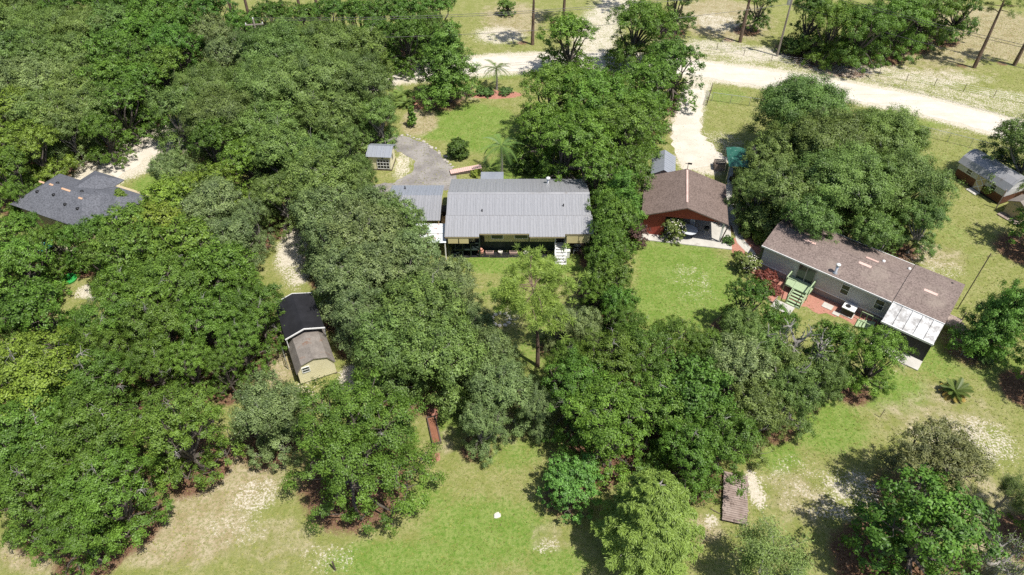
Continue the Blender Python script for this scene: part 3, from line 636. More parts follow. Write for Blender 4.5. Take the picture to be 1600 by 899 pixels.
green = blobs([((16.63, 49.1, 4.84, 6.48),), ((16.37, 52.83, 4.03, 3.88),), ((14.1, 46.49, 2.94, 5.08),), ((-5.61, 78.77, 6.41, 4.41),), ((-2.33, 74.96, 5.44, 3.84),), ((-8.65, 76.46, 3.14, 2.12),),
               ((1.24, 51.68, 7.47, 1.70),), ((-1.75, 23.86, 4.81, 2.81), 0.75), ((-6.76, 21.6, 5.92, 1.75), 0.75), ((2.96, 21.6, 2.53, 1.31), 0.7), ((24.27, 32.61, 3.47, 2.76), 0.75), ((30.53, 35.93, 3.10, 2.36), 0.85),
               ((40.59, 38.43, 3.20, 2.52), 0.6), ((19.67, 30.28, 2.12, 2.03), 0.7), ((-39.11, 65.1, 3.13, 2.47), 0.9), ((-4.97, 32.91, 1.29, 2.18), 0.7), ((-7.28, 26.54, 3.64, 1.72), 0.65), ((27.92, 85.41, 3.72, 2.80), 0.55),
               ((1.47, 68.41, 5.13, 2.90), 0.9), ((47.81, 77.99, 9.56, 1.55), 0.5), ((52.07, 70.02, 4.46, 5.43), 0.35), ((-9.35, 66.35, 0.72, 1.01), 0.8), ((-1.77, 91.28, 5.31, 1.53), 0.6), ((45.0, 54.81, 3.21, 4.05), 0.4), ((35.71, 39.49, 2.71, 2.87), 0.6),
               ((0.0, 30.56, 2.89, 2.27), 0.55), ((2.16, 39.49, 3.25, 4.31), 0.5), ((-9.6, 69.21, 0.66, 1.07), 0.9), ((-17.46, 45.65, 1.75, 3.32), 0.7), ((26.96, 64.85, 2.84, 3.70), 0.7)])
sand = blobs([((-43.83, 68.94, 3.38, 2.40),), ((-42.54, 71.39, 3.31, 1.66),), ((-39.07, 73.36, 4.60, 2.30), 0.8), ((-21.87, 54.3, 1.66, 4.01),), ((-20.4, 50.55, 1.47, 2.77), 0.75), ((-13.42, 37.26, 1.05, 1.62), 0.95), ((-18.29, 26.54, 1.82, 1.72), 0.62), ((-18.8, 23.86, 2.62, 1.41), 0.42),
              ((24.53, 27.05, 2.56, 1.85), 0.62), ((22.34, 25.3, 1.96, 0.98), 0.62), ((36.17, 31.13, 2.14, 2.54), 0.62), ((17.42, 27.05, 0.64, 1.75), 0.95), ((2.59, 22.94, 1.03, 0.63), 0.5), ((1.92, 22.4, 0.52, 0.36), 0.7), ((-1.95, 104.55, 4.48, 3.71), 0.75), ((12.75, 105.72, 3.93, 8.03), 0.75), ((29.25, 100.06, 6.60, 3.48), 0.7),
              ((35.31, 97.92, 5.57, 2.96), 0.8), ((47.59, 93.22, 9.88, 1.97), 0.68), ((57.2, 90.51, 9.68, 3.04), 0.62), ((64.31, 85.41, 5.92, 2.10), 0.55), ((32.16, 109.34, 4.42, 4.45), 0.66), ((-29.41, 84.54, 1.51, 1.73), 0.9), ((17.17, 114.72, 5.21, 3.71), 0.7), ((-38.75, 47.78, 2.03, 1.22),), ((-45.11, 53.02, 2.27, 1.36), 0.9), ((-42.88, 41.32, 1.33, 0.75), 0.9),
              ((21.42, 70.02, 2.68, 2.98), 0.95), ((16.94, 49.1, 2.42, 3.59), 0.36), ((25.31, 73.51, 3.07, 3.46), 0.5), ((38.38, 40.58, 1.43, 2.21), 0.42), ((40.11, 50.93, 3.70, 2.80), 0.45), ((33.99, 31.13, 4.37, 2.89), 0.5), ((32.46, 39.49, 1.63, 2.15), 0.3), ((-5.06, 34.14, 1.02, 1.25), 0.4), ((-12.33, 22.04, 2.55, 1.33), 0.42), ((13.7, 24.57, 0.62, 0.67), 0.75), ((55.06, 76.46, 6.30, 1.21), 0.4), ((-12.52, 68.94, 1.17, 3.46), 0.7), ((20.71, 27.31, 2.76, 3.12), 0.4), ((-10.58, 46.49, 2.35, 3.38), 0.5), ((0.0, 44.83, 1.15, 1.62), 0.5), ((-16.77, 35.73, 1.24, 1.96), 0.5)])
sand = np.maximum(sand, along(ROAD, 2.6, 2.2))
sand = np.maximum(sand, along(ROADL, 2.6, 2.5))
sand = np.maximum(sand, 0.95 * along(DRIVE, 1.2, 1.6))
sand = np.maximum(sand, 0.8 * along(TRACK, 2.0, 4.0))
sand = np.maximum(sand, 0.58 * along([(22.82, 101.16), (37.25, 94.82), (46.77, 90.89), (56.47, 86.83), (65.7, 81.67)], 1.6, 2.4))
tan = blobs([((-20.86, 27.83, 4.63, 3.16), 0.8), ((-22.3, 23.86, 4.81, 2.81), 0.8), ((-15.95, 22.94, 3.88, 2.28), 0.5), ((-31.9, 22.94, 2.58, 1.54), 0.6), ((31.83, 32.91, 4.48, 3.03), 0.48), ((35.39, 34.14, 4.04, 3.13), 0.46), ((20.4, 26.29, 2.72, 2.52), 0.5), ((33.51, 25.3, 3.13, 4.41), 0.55), ((-31.68, 22.49, 3.00, 1.79), 0.8), ((73.58, 105.72, 10.79, 10.41), 1.0), ((61.8, 101.16, 11.40, 6.65), 0.8),
             ((33.44, 110.59, 8.11, 8.57), 0.9), ((-11.63, 78.77, 2.41, 3.47), 0.9), ((12.9, 23.86, 1.75, 1.41), 0.7), ((55.51, 92.83, 14.33, 4.71), 0.5), ((-0.51, 34.14, 2.03, 3.76), 0.55), ((-4.86, 31.13, 0.98, 1.73), 0.5), ((42.19, 52.83, 3.15, 2.33), 0.6), ((0.0, 110.59, 6.08, 7.55), 0.7), ((53.12, 66.1, 3.59, 7.60), 0.3),
             ((15.59, 55.83, 3.25, 2.06), 0.35), ((2.6, 23.4, 1.74, 1.38), 0.5), ((-15.21, 101.16, 5.70, 2.21), 0.9), ((20.58, 77.22, 1.59, 4.60), 0.9), ((-48.48, 72.08, 3.03, 2.81), 0.8), ((-19.19, 40.58, 1.64, 4.43), 0.9), ((26.81, 25.3, 2.68, 3.92), 0.3), ((33.39, 22.49, 2.57, 2.24), 0.9), ((-8.46, 85.41, 4.23, 1.75), 0.7)])
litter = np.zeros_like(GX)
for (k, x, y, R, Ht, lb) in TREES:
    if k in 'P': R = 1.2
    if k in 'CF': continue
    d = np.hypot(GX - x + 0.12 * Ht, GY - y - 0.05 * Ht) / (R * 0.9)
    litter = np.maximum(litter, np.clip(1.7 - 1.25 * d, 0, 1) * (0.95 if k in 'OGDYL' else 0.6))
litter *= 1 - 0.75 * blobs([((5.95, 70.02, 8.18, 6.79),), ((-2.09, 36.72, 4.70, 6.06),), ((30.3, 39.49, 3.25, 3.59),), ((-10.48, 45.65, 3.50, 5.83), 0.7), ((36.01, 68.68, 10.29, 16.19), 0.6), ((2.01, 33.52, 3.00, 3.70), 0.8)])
mulch = blobs([((24.71, 50.55, 1.35, 1.48),), ((25.86, 48.57, 1.68, 1.59),), ((28.36, 47.34, 2.01, 1.55),), ((30.21, 45.49, 1.97, 1.32),), ((31.42, 44.03, 1.48, 1.12),), ((22.35, 53.61, 0.57, 1.97), 0.9), ((23.98, 54.3, 1.02, 1.60), 0.7), ((-2.38, 85.77, 3.91, 1.23), 0.9), ((-11.68, 83.69, 2.50, 2.05), 0.8), ((-6.27, 33.52, 0.50, 0.98), 0.8), ((-5.71, 29.72, 0.47, 0.55), 0.7)])

def grid_sheet(name):
    ny, nx = GX.shape
    idx = np.arange(nx * ny).reshape(ny, nx)
    q = np.stack([idx[:-1, :-1], idx[:-1, 1:], idx[1:, 1:], idx[1:, :-1]], -1).reshape(-1, 4)
    me = bpy.data.meshes.new(name)
    me.vertices.add(nx * ny)
    co = np.stack([GX, GY, np.zeros_like(GX)], -1).reshape(-1).astype(np.float32)
    me.vertices.foreach_set('co', co)
    me.loops.add(q.size)
    me.loops.foreach_set('vertex_index', q.reshape(-1).astype(np.int32))
    me.polygons.add(len(q))
    me.polygons.foreach_set('loop_start', np.arange(0, q.size, 4, dtype=np.int32))
    me.update()
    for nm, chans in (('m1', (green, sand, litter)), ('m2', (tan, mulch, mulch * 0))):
        at = me.attributes.new(nm, 'FLOAT_COLOR', 'POINT')
        c = np.ones((nx * ny, 4), np.float32)
        for i, ch in enumerate(chans): c[:, i] = ch.reshape(-1)
        at.data.foreach_set('color', c.reshape(-1))
    return me

k = N('ground')
v = k.vec((1, 1, 1))
a1 = k.n('Attribute', attribute_name='m1'); a2 = k.n('Attribute', attribute_name='m2')
s1 = k.n('SeparateColor'); k.l(a1.outputs['Color'], s1.inputs[0])
s2 = k.n('SeparateColor'); k.l(a2.outputs['Color'], s2.inputs[0])
nb = k.noise(v, 0.16, 5, 0.62)        # broad patches
nm_ = k.noise(v, 0.8, 6, 0.7, 0.4)    # metre-size mottling
nf = k.noise(v, 4.0, 5, 0.75)         # tussocks
nx_ = k.noise(v, 15.0, 3, 0.7)        # blades
grass = k.mix(k.sm(nm_, 0.34, 0.64), (0.225, 0.240, 0.070), (0.335, 0.315, 0.140))
grass = k.mix(k.sm(nf, 0.38, 0.66), grass, (0.180, 0.215, 0.055))
grass = k.mix(k.math('MULTIPLY', k.sm(k.noise(v, 2.2, 6, 0.8), 0.57, 0.70), 0.8), grass, (0.36, 0.31, 0.19))
lush = k.mix(k.sm(nm_, 0.35, 0.65), (0.165, 0.240, 0.046), (0.245, 0.295, 0.085))
lush = k.mix(k.sm(nf, 0.42, 0.66), lush, (0.105, 0.200, 0.026))
dry = k.mix(k.sm(nm_, 0.36, 0.62), (0.335, 0.265, 0.155), (0.44, 0.375, 0.25))
dry = k.mix(k.math('MULTIPLY', k.sm(nf, 0.44, 0.60), 0.85), dry, (0.235, 0.235, 0.095))
sandc = k.mix(k.sm(nf, 0.35, 0.65), (0.66, 0.61, 0.52), (0.52, 0.46, 0.36))
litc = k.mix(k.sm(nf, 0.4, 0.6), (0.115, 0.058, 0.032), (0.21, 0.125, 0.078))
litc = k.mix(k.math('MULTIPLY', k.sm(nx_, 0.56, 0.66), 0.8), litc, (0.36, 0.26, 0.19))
mulc = k.mix(k.sm(nf, 0.36, 0.6), (0.32, 0.13, 0.09), (0.46, 0.235, 0.175))
def msk(ch, lo, hi, amp1, amp2, amp3=0.0):
    s = k.math('ADD', ch, k.math('MULTIPLY', k.math('SUBTRACT', nm_, 0.5), amp1))
    s = k.math('ADD', s, k.math('MULTIPLY', k.math('SUBTRACT', nf, 0.5), amp2))
    if amp3: s = k.math('ADD', s, k.math('MULTIPLY', k.math('SUBTRACT', nb, 0.5), amp3))
    return k.sm(s, lo, hi)
c = k.mix(msk(s1.outputs[0], 0.25, 0.75, 1.0, 0.6, 0.6), grass, lush)
c = k.mix(msk(s2.outputs[0], 0.3, 0.7, 0.9, 0.7, 0.6), c, dry)
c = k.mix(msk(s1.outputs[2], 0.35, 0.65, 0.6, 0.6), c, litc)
n7 = k.noise(v, 6.0, 4, 0.75)
ss = k.math('ADD', s1.outputs[1], k.math('MULTIPLY', k.math('SUBTRACT', nm_, 0.5), 1.0))
ss = k.math('ADD', ss, k.math('MULTIPLY', k.math('SUBTRACT', n7, 0.5), 2.6))
c = k.mix(k.math('MULTIPLY', k.sm(ss, 0.55, 0.72), 0.92), c, sandc)
c = k.mix(msk(s2.outputs[1], 0.42, 0.60, 0.4, 0.5), c, mulc)
# single pale straws and fallen leaves
c = k.mix(k.math('MULTIPLY', k.sm(k.noise(v, 9.0, 2, 0.6), 0.66, 0.72), 0.55), c, (0.44, 0.38, 0.27))
c = k.mix(0.30, c, k.mix(1.0, c, k.ramp(nx_, [(0.3, (0.35, 0.35, 0.35)), (0.7, (1.5, 1.5, 1.5))]), 'MULTIPLY'))
k.l(c, k.b.inputs['Base Color'])
k.b.inputs['Roughness'].default_value = 0.95
k.b.inputs['Specular IOR Level'].default_value = 0.1
k.bump(k.math('ADD', nx_, k.math('MULTIPLY', nf, 1.5)), 0.55, 0.12)
M['ground'] = k.m
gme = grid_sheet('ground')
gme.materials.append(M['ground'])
ground = bpy.data.objects.new('ground', gme)
COL.objects.link(ground)
ground['kind'] = 'structure'

def sand_mat(name, c1, c2, c3, ruts=None):
    k = N(name)
    v = k.vec()
    col = k.mix(k.sm(k.noise(v, 0.5, 5, 0.65), 0.35, 0.65), c1, c2)
    col = k.mix(k.math('MULTIPLY', k.sm(k.noise(v, 3.0, 5, 0.75), 0.55, 0.7), 0.6), col, c3)
    if ruts:
        col = k.mix(k.math('MULTIPLY', k.sm(k.noise(k.vec((0.07, 1.1, 1)), 1.0, 5, 0.7), 0.5, 0.68), 0.5), col, ruts)
    g = k.noise(v, 18, 3, 0.7)
    col = k.mix(0.25, col, k.mix(1.0, col, k.ramp(g, [(0.3, (0.5, 0.5, 0.5)), (0.7, (1.25, 1.25, 1.25))]), 'MULTIPLY'))
    k.l(col, k.b.inputs['Base Color'])
    k.b.inputs['Roughness'].default_value = 0.95
    k.b.inputs['Specular IOR Level'].default_value = 0.1
    k.bump(k.noise(v, 2.5, 5, 0.7), 0.5, 0.1)
    return k.m
M['lime_road'] = sand_mat('limerock', (0.56, 0.515, 0.435), (0.62, 0.58, 0.505), (0.56, 0.49, 0.39), (0.47, 0.41, 0.32))
M['sand_drive'] = sand_mat('sand_drive', (0.54, 0.49, 0.41), (0.61, 0.565, 0.49), (0.44, 0.37, 0.28))
M['gravel'] = sand_mat('gravel', (0.21, 0.195, 0.185), (0.31, 0.29, 0.27), (0.13, 0.115, 0.105))

def ribbon(name, pts, half, mat, z, jit=0.35):
    P_ = [Vector((*p, 0)) for p in pts]
    out = []
    for a, b in zip(P_[:-1], P_[1:]):
        n = max(2, int((b - a).length / 0.7))
        out += [a.lerp(b, i / n) for i in range(n)]
    out.append(P_[-1])
    for _ in range(6):
        out = [out[0]] + [(out[i - 1] + out[i] * 2 + out[i + 1]) / 4 for i in range(1, len(out) - 1)] + [out[-1]]
    m = MB()
    vs_, fs = [], []
    cols = 7
    for i, p in enumerate(out):
        d = (out[min(i + 1, len(out) - 1)] - out[max(i - 1, 0)]).normalized()
        n = Vector((-d.y, d.x, 0))
        h = half if not callable(half) else half(i / (len(out) - 1))
        l = h + random.uniform(-jit, jit) * 0.6 + 0.3 * jit * math.sin(i * 0.31); r = h + random.uniform(-jit, jit) * 0.6 + 0.3 * jit * math.sin(i * 0.23 + 2)
        for c_ in range(cols):
            t = c_ / (cols - 1)
            rut = -0.0 if c_ in (0, cols - 1) else 0.012
            q = p + n * (l * (1 - t) - r * t)
            vs_.append((q.x, q.y, z + rut))
    for i in range(len(out) - 1):
        for c_ in range(cols - 1):
            fs.append((i * cols + c_, (i * cols + c_ + 1), (i + 1) * cols + c_ + 1, (i + 1) * cols + c_))
    m.add(vs_, [f[::-1] for f in fs])
    o = m.build(name, mat)
    for p in o.data.polygons: p.use_smooth = True
    o['kind'] = 'structure'
    return o
random.seed(5)
ribbon('dirt_road', ROAD, 2.35, 'lime_road', 0.010)
ribbon('sand_track', ROADL, 1.7, 'sand_drive', 0.006, 0.7)
ribbon('sand_driveway', DRIVE[1:], lambda t: 1.35 + 2.0 * max(0, t - 0.25), 'sand_drive', 0.006, 0.6)

def patch(name, pts, mat, z, jit=0.15):
    out = []
    for a, b in zip(pts, pts[1:] + pts[:1]):
        L_ = math.hypot(b[0] - a[0], b[1] - a[1])
        n = max(1, int(L_ / 0.5))
        for i in range(n):
            t = i / n
            out.append((a[0] + (b[0] - a[0]) * t + random.uniform(-jit, jit), a[1] + (b[1] - a[1]) * t + random.uniform(-jit, jit)))
    m = MB().add([(x, y, z) for x, y in out], [tuple(range(len(out)))])
    o = m.build(name, mat)
    if o.data.polygons[0].normal.z < 0: o.data.flip_normals()
    return o
gp = patch('gravel_driveway', [(-18.81, 76.01), (-15.69, 76.16), (-12.44, 75.11), (-10.11, 73.36), (-8.1, 70.97), (-6.89, 68.41), (-6.35, 66.73), (-6.69, 64.12), (-11.22, 63.63), (-15.36, 63.15), (-16.6, 64.85), (-13.15, 65.59), (-11.48, 67.37), (-11.25, 69.48), (-12.5, 71.39), (-15.25, 72.79)], 'gravel', 0.008, 0.25)
gp['kind'] = 'structure'
sp_ = patch('concrete_path', [(24.86, 68.41), (23.43, 63.63), (22.69, 58.48), (22.63, 54.81), (23.56, 52.63), (24.1, 53.02), (23.42, 55.42), (23.35, 58.48), (24.13, 63.63), (25.37, 68.41)], 'concrete', 0.012, 0.06)
sp_['kind'] = 'structure'
mb_ = patch('mulch_bed', [(22.03, 55.01), (22.69, 55.62), (23.38, 52.63), (24.26, 51.68), (26.62, 49.1), (29.49, 46.83), (32.16, 44.19), (31.18, 43.08), (29.24, 44.35), (27.2, 45.16), (24.89, 46.83), (23.17, 49.82), (22.21, 50.93)], 'mulch', 0.006, 0.25)
mb_['kind'] = 'structure'

# ragged grass and weed tufts, too many to count
def tufts(n, seed):
    r = np.random.default_rng(seed)
    x = r.uniform(-80, 80, n * 3); y = r.uniform(19, 112, n * 3) ** 1.0
    keep = np.abs(x) < 0.62 * y + 24
    x, y = x[keep], y[keep]
    ix = np.clip(((x + 96) / 0.5).astype(int) + 5, 0, GX.shape[1] - 1)
    iy = np.clip(((y - 8) / 0.5).astype(int) + 5, 0, GX.shape[0] - 1)
    p = 0.75 - 0.75 * sand[iy, ix] - 0.7 * litter[iy, ix] - mulch[iy, ix]
    keep = r.random(len(x)) < p
    x, y = x[keep][:n], y[keep][:n]
    n = len(x)
    V = []; nb = 3
    c = np.stack([x, y, np.zeros(n)], -1)
    co = np.zeros((n, nb, 3, 3))
    for b in range(nb):
        a = r.uniform(0, 2 * np.pi, n); h = r.uniform(0.03, 0.09, n); w = r.uniform(0.02, 0.045, n)
        d = np.stack([np.cos(a), np.sin(a), np.zeros(n)], -1); t = np.stack([-np.sin(a), np.cos(a), np.zeros(n)], -1)
        o = c + d * r.uniform(0, 0.08, n)[:, None]
        co[:, b, 0] = o - t * w[:, None]
        co[:, b, 1] = o + t * w[:, None]
        co[:, b, 2] = o + d * (h * r.uniform(0.3, 1.2, n))[:, None] + np.array([0, 0, 1]) * h[:, None]
    nv = n * nb * 3
    me = bpy.data.meshes.new('grass_tufts')
    me.vertices.add(nv); me.vertices.foreach_set('co', co.reshape(-1).astype(np.float32))
    me.loops.add(nv); me.loops.foreach_set('vertex_index', np.arange(nv, dtype=np.int32))
    me.polygons.add(nv // 3); me.polygons.foreach_set('loop_start', np.arange(0, nv, 3, dtype=np.int32))
    me.update()
    at = me.attributes.new('v', 'FLOAT', 'POINT')
    at.data.foreach_set('value', np.repeat(r.random(n), nb * 3).astype(np.float32))
    me.materials.append(M['leaf'])
    o = bpy.data.objects.new('grass_tufts', me)
    COL.objects.link(o)
    o.color = (0.24, 0.265, 0.075, 1)
    o['kind'] = 'stuff'; o['label'] = 'ragged grass tufts scattered over the lawn and yard'; o['category'] = 'grass'
tufts(70000, 11)

# ------------------------------------------------------------------ trees
def unit(a):
    return a / np.maximum(np.linalg.norm(a, axis=-1, keepdims=True), 1e-9)

def leaf_mesh(name, c, nrm, L, W, val, r, tang=None, droop=0.0, mat='leaf'):
    """rhombic leaf faces: centres c, normals nrm, per-leaf value"""
    n = len(c)
    nrm = unit(nrm)
    if tang is None: tang = r.normal(size=(n, 3))
    t = unit(tang - (tang * nrm).sum(-1, keepdims=True) * nrm)
    s = np.cross(nrm, t)
    L = (L * r.uniform(0.7, 1.35, n))[:, None]; W = (W * r.uniform(0.7, 1.3, n))[:, None]
    co = np.zeros((n, 4, 3))
    co[:, 0] = c - t * L * 0.5
    co[:, 1] = c + s * W * 0.5 + t * L * 0.05
    co[:, 2] = c + t * L * 0.5
    co[:, 3] = c - s * W * 0.5 + t * L * 0.05
    co[:, 1] += nrm * W * 0.18; co[:, 3] += nrm * W * 0.18
    co[:, 2, 2] -= droop * L[:, 0]
    me = bpy.data.meshes.new(name)
    me.vertices.add(n * 4); me.vertices.foreach_set('co', co.reshape(-1).astype(np.float32))
    me.loops.add(n * 4); me.loops.foreach_set('vertex_index', np.arange(n * 4, dtype=np.int32))
    me.polygons.add(n); me.polygons.foreach_set('loop_start', np.arange(0, n * 4, 4, dtype=np.int32))
    me.update()
    at = me.attributes.new('v', 'FLOAT', 'POINT')
    at.data.foreach_set('value', np.repeat(np.clip(val, 0, 1), 4).astype(np.float32))
    me.materials.append(M[mat])
    return me

def bent(a, b, r, n=4, wob=0.08):
    a = np.array(a, float); b = np.array(b, float)
    L = np.linalg.norm(b - a)
    off = r.normal(size=3) * L * wob
    return [tuple(a + (b - a) * t + off * math.sin(math.pi * t) + np.array([0, 0, 0.10 * L * math.sin(math.pi * t)])) for t in np.linspace(0, 1, n + 1)]

def make_oak(seed, R, Ht, nl=10, nc=24, dens=1.0, leaf=(0.26, 0.15), tiers=False, lobe=(0.36, 0.48), flat=0.8, barkm='bark', gaps=0.0, dead=0, skirt=0.5, sz=(0.14, 0.36)):
    r = np.random.default_rng(seed)
    lobes = []
    if tiers:
        z0 = 0.12 * Ht
        for i in range(nl):
            t = (i + 0.5) / nl
            zz = z0 + (Ht - z0) * t * 0.92
            rr = R * (1 - t) ** 0.55
            a = i * 2.399 + r.uniform(-0.4, 0.4)
            lr = R * r.uniform(*lobe) * (1 - 0.3 * t)
            rho = max(0, rr - lr) * r.uniform(0.75, 1.05)
            lobes.append((rho * math.cos(a), rho * math.sin(a), min(zz, Ht - lr * 0.7), lr))
    else:
        a0 = r.uniform(0, 6.28)
        for i in range(nl):
            lr = R * r.uniform(*lobe)
            rho = 0 if i == 0 else (R - lr) * math.sqrt(r.uniform(0.25, 1.1)) * 1.0
            a = a0 + i * 2.399 + r.uniform(-0.35, 0.35)
            zz = Ht - lr * flat - (rho / R) ** 2 * R * r.uniform(0.35, 1.0)
            lobes.append((rho * math.cos(a), rho * math.sin(a), max(zz, 0.25 * Ht), lr))
        ns = int(nl * skirt) + 1
        for i in range(ns):   # lower skirt of drooping limbs
            lr = R * r.uniform(*lobe) * 0.95
            a = a0 + 0.9 + i * 6.283 / ns + r.uniform(-0.3, 0.3)
            rho = (R * 1.04 - lr) * r.uniform(0.85, 1.08)
            lobes.append((rho * math.cos(a), rho * math.sin(a), max(Ht * r.uniform(*sz), lr * 0.5), lr))
    # limbs
    w = MB()
    rt = 0.05 * R + 0.045
    fork = np.array([r.normal() * 0.1 * R, r.normal() * 0.1 * R, 0.26 * Ht if not tiers else 0.6 * Ht])
    w.tube([(0, 0, -0.15), (0, 0, 0.25), tuple(fork * np.array([0.5, 0.5, 0.55])), tuple(fork)], [rt * 1.7, rt * 1.15, rt, rt * 0.85], 7)
    C = []; Nn = []; V = []
    for (lx, ly, lz, lr) in lobes:
        lc = np.array([lx, ly, lz])
        st = fork if not tiers else np.array([0, 0, max(0.15 * Ht, lz - 0.3 * lr - np.hypot(lx, ly) * 0.5)])
        pts = bent(st, lc, r, 4, 0.10)
        w.tube(pts, [rt * q for q in (0.6, 0.5, 0.4, 0.3, 0.18)], 5)
        n_m = max(5, int(0.62 * nc * (lr / (R * 0.42)) ** 2))
        lv = r.normal() * 0.08
        ph = r.uniform(0, 6.28)
        for j in range(n_m):
            zc = 1 - 1.42 * (j + 0.5) / n_m + r.normal() * 0.06
            zc = min(1, max(-0.5, zc)); q = math.sqrt(1 - zc * zc); aa = ph + j * 2.399 + r.normal() * 0.25
            d = np.array([q * math.cos(aa), q * math.sin(aa), zc])
            mc = lc + d * lr * (r.uniform(0.4, 0.7) if r.random() < 0.1 else r.uniform(0.74, 1.08)) * np.array([1, 1, flat])
            if gaps and r.random() < gaps: continue
            mr = lr * r.uniform(0.26, 0.44)
            mv = r.normal() * 0.14
            if j % 2 == 0:
                w.tube(bent(lc - np.array([0, 0, 0.2 * lr]), mc + d * mr * 0.5, r, 2, 0.12), [rt * 0.2, rt * 0.12, rt * 0.03], 4, False)
            for q_ in range(6):
                td = unit(r.normal(size=3) + d * 0.7 + np.array([0, 0, 0.55]))
                cr = mr * r.uniform(0.34, 0.62)
                cc = mc + td * mr * r.uniform(0.4, 1.05) * np.array([1, 1, 0.8])
                m = max(8, int(dens * 60 * (cr / 0.5) ** 2 * (0.26 / leaf[0]) ** 1.75))
                g = r.normal(size=(m, 3))
                ex = td * (r.random(m) * cr * r.uniform(0.0, 1.3))[:, None]
                C.append(cc + g * cr * np.array([0.58, 0.58, 0.42]) + ex)
                Nn.append(unit(g) * 0.35 + td * 0.75 + d * 0.4 + np.array([0, 0, 0.3]) + r.normal(size=(m, 3)) * 0.42)
                V.append(np.clip(0.45 + lv + mv + r.normal() * 0.1 + r.normal(size=m) * 0.18, 0, 1))
    C = np.concatenate(C); Nn = np.concatenate(Nn); V = np.concatenate(V)
    cm = leaf_mesh('crown', C, Nn, leaf[0], leaf[1], V, r)
    tm = w.mesh('trunk'); tm.materials.append(M[barkm])
    dt = None
    if dead:
        w2 = MB()
        for i in range(dead):   # bare grey twig sprays standing out of the crown
            (lx, ly, lz, lr) = lobes[int(r.integers(0, len(lobes)))]
            d = unit(r.normal(size=3) * np.array([1, 1, 0.4]) + np.array([0, -0.2, 0.7]))
            a_ = np.array([lx, ly, lz]) + d * lr * np.array([1, 1, flat]) * 0.7
            b_ = a_ + d * lr * r.uniform(0.35, 0.6)
            w2.tube(bent(a_, b_, r, 2, 0.1), [0.03, 0.022, 0.014], 4, False)
            for q_ in range(8):
                c_ = a_ + (b_ - a_) * r.uniform(0.3, 1.0)
                e_ = c_ + unit(d * 0.7 + r.normal(size=3)) * r.uniform(0.3, 0.8)
                w2.tube(bent(c_, e_, r, 2, 0.15), [0.013, 0.010, 0.006], 3, False)
        dt = w2.mesh('dead_twigs'); dt.materials.append(M['twig'])
    return (tm, cm, R, Ht, dt)

def make_pine(seed, R, Ht, low=0.62, nbr=20, nt=6):
    r = np.random.default_rng(seed)
    w = MB()
    lean = r.normal(size=2) * 0.03 * Ht
    def ax(t): return np.array([lean[0] * t * t, lean[1] * t * t, Ht * t])
    rt = 0.011 * Ht + 0.06
    w.tube([tuple(ax(t)) for t in np.linspace(-0.01, 0.98, 9)], [rt * (1.15 - 0.9 * t) for t in np.linspace(0, 1, 9)], 7)
    C = []; Nn = []; V = []; Tg = []
    for i in range(nbr):
        t = low + (0.98 - low) * (i / (nbr - 1)) ** 0.9
        a = i * 2.4 + r.uniform(-0.5, 0.5)
        L = R * (0.55 + 0.45 * math.sin(math.pi * min(1, (t - low) / (1 - low) * 0.8 + 0.25))) * r.uniform(0.6, 1.1)
        st = ax(t)
        en = st + np.array([math.cos(a) * L, math.sin(a) * L, L * r.uniform(0.05, 0.35)])
        w.tube(bent(st, en, r, 3, 0.08), [rt * 0.3, rt * 0.22, rt * 0.14, rt * 0.07], 4, False)
        for q in range(nt):
            f = r.uniform(0.45, 1.05)
            p = st + (en - st) * f + r.normal(size=3) * L * 0.14 * np.array([1, 1, 0.6])
            m = 64
            d = unit(r.normal(size=(m, 3)) + np.array([math.cos(a) * 0.5, math.sin(a) * 0.5, 0.7]))
            ln = r.uniform(0.16, 0.38, m)
            C.append(p + d * ln[:, None]); Tg.append(d)
            Nn.append(np.cross(d, r.normal(size=(m, 3))) + np.array([0, 0, 0.6]))
            V.append(np.clip(0.5 + r.normal() * 0.15 + r.normal(size=m) * 0.12, 0, 1))
    cm = leaf_mesh('crown', np.concatenate(C), np.concatenate(Nn), 0.36, 0.036, np.concatenate(V), r, np.concatenate(Tg))
    tm = w.mesh('trunk'); tm.materials.append(M['bark_pine'])
    return (tm, cm, R, Ht)

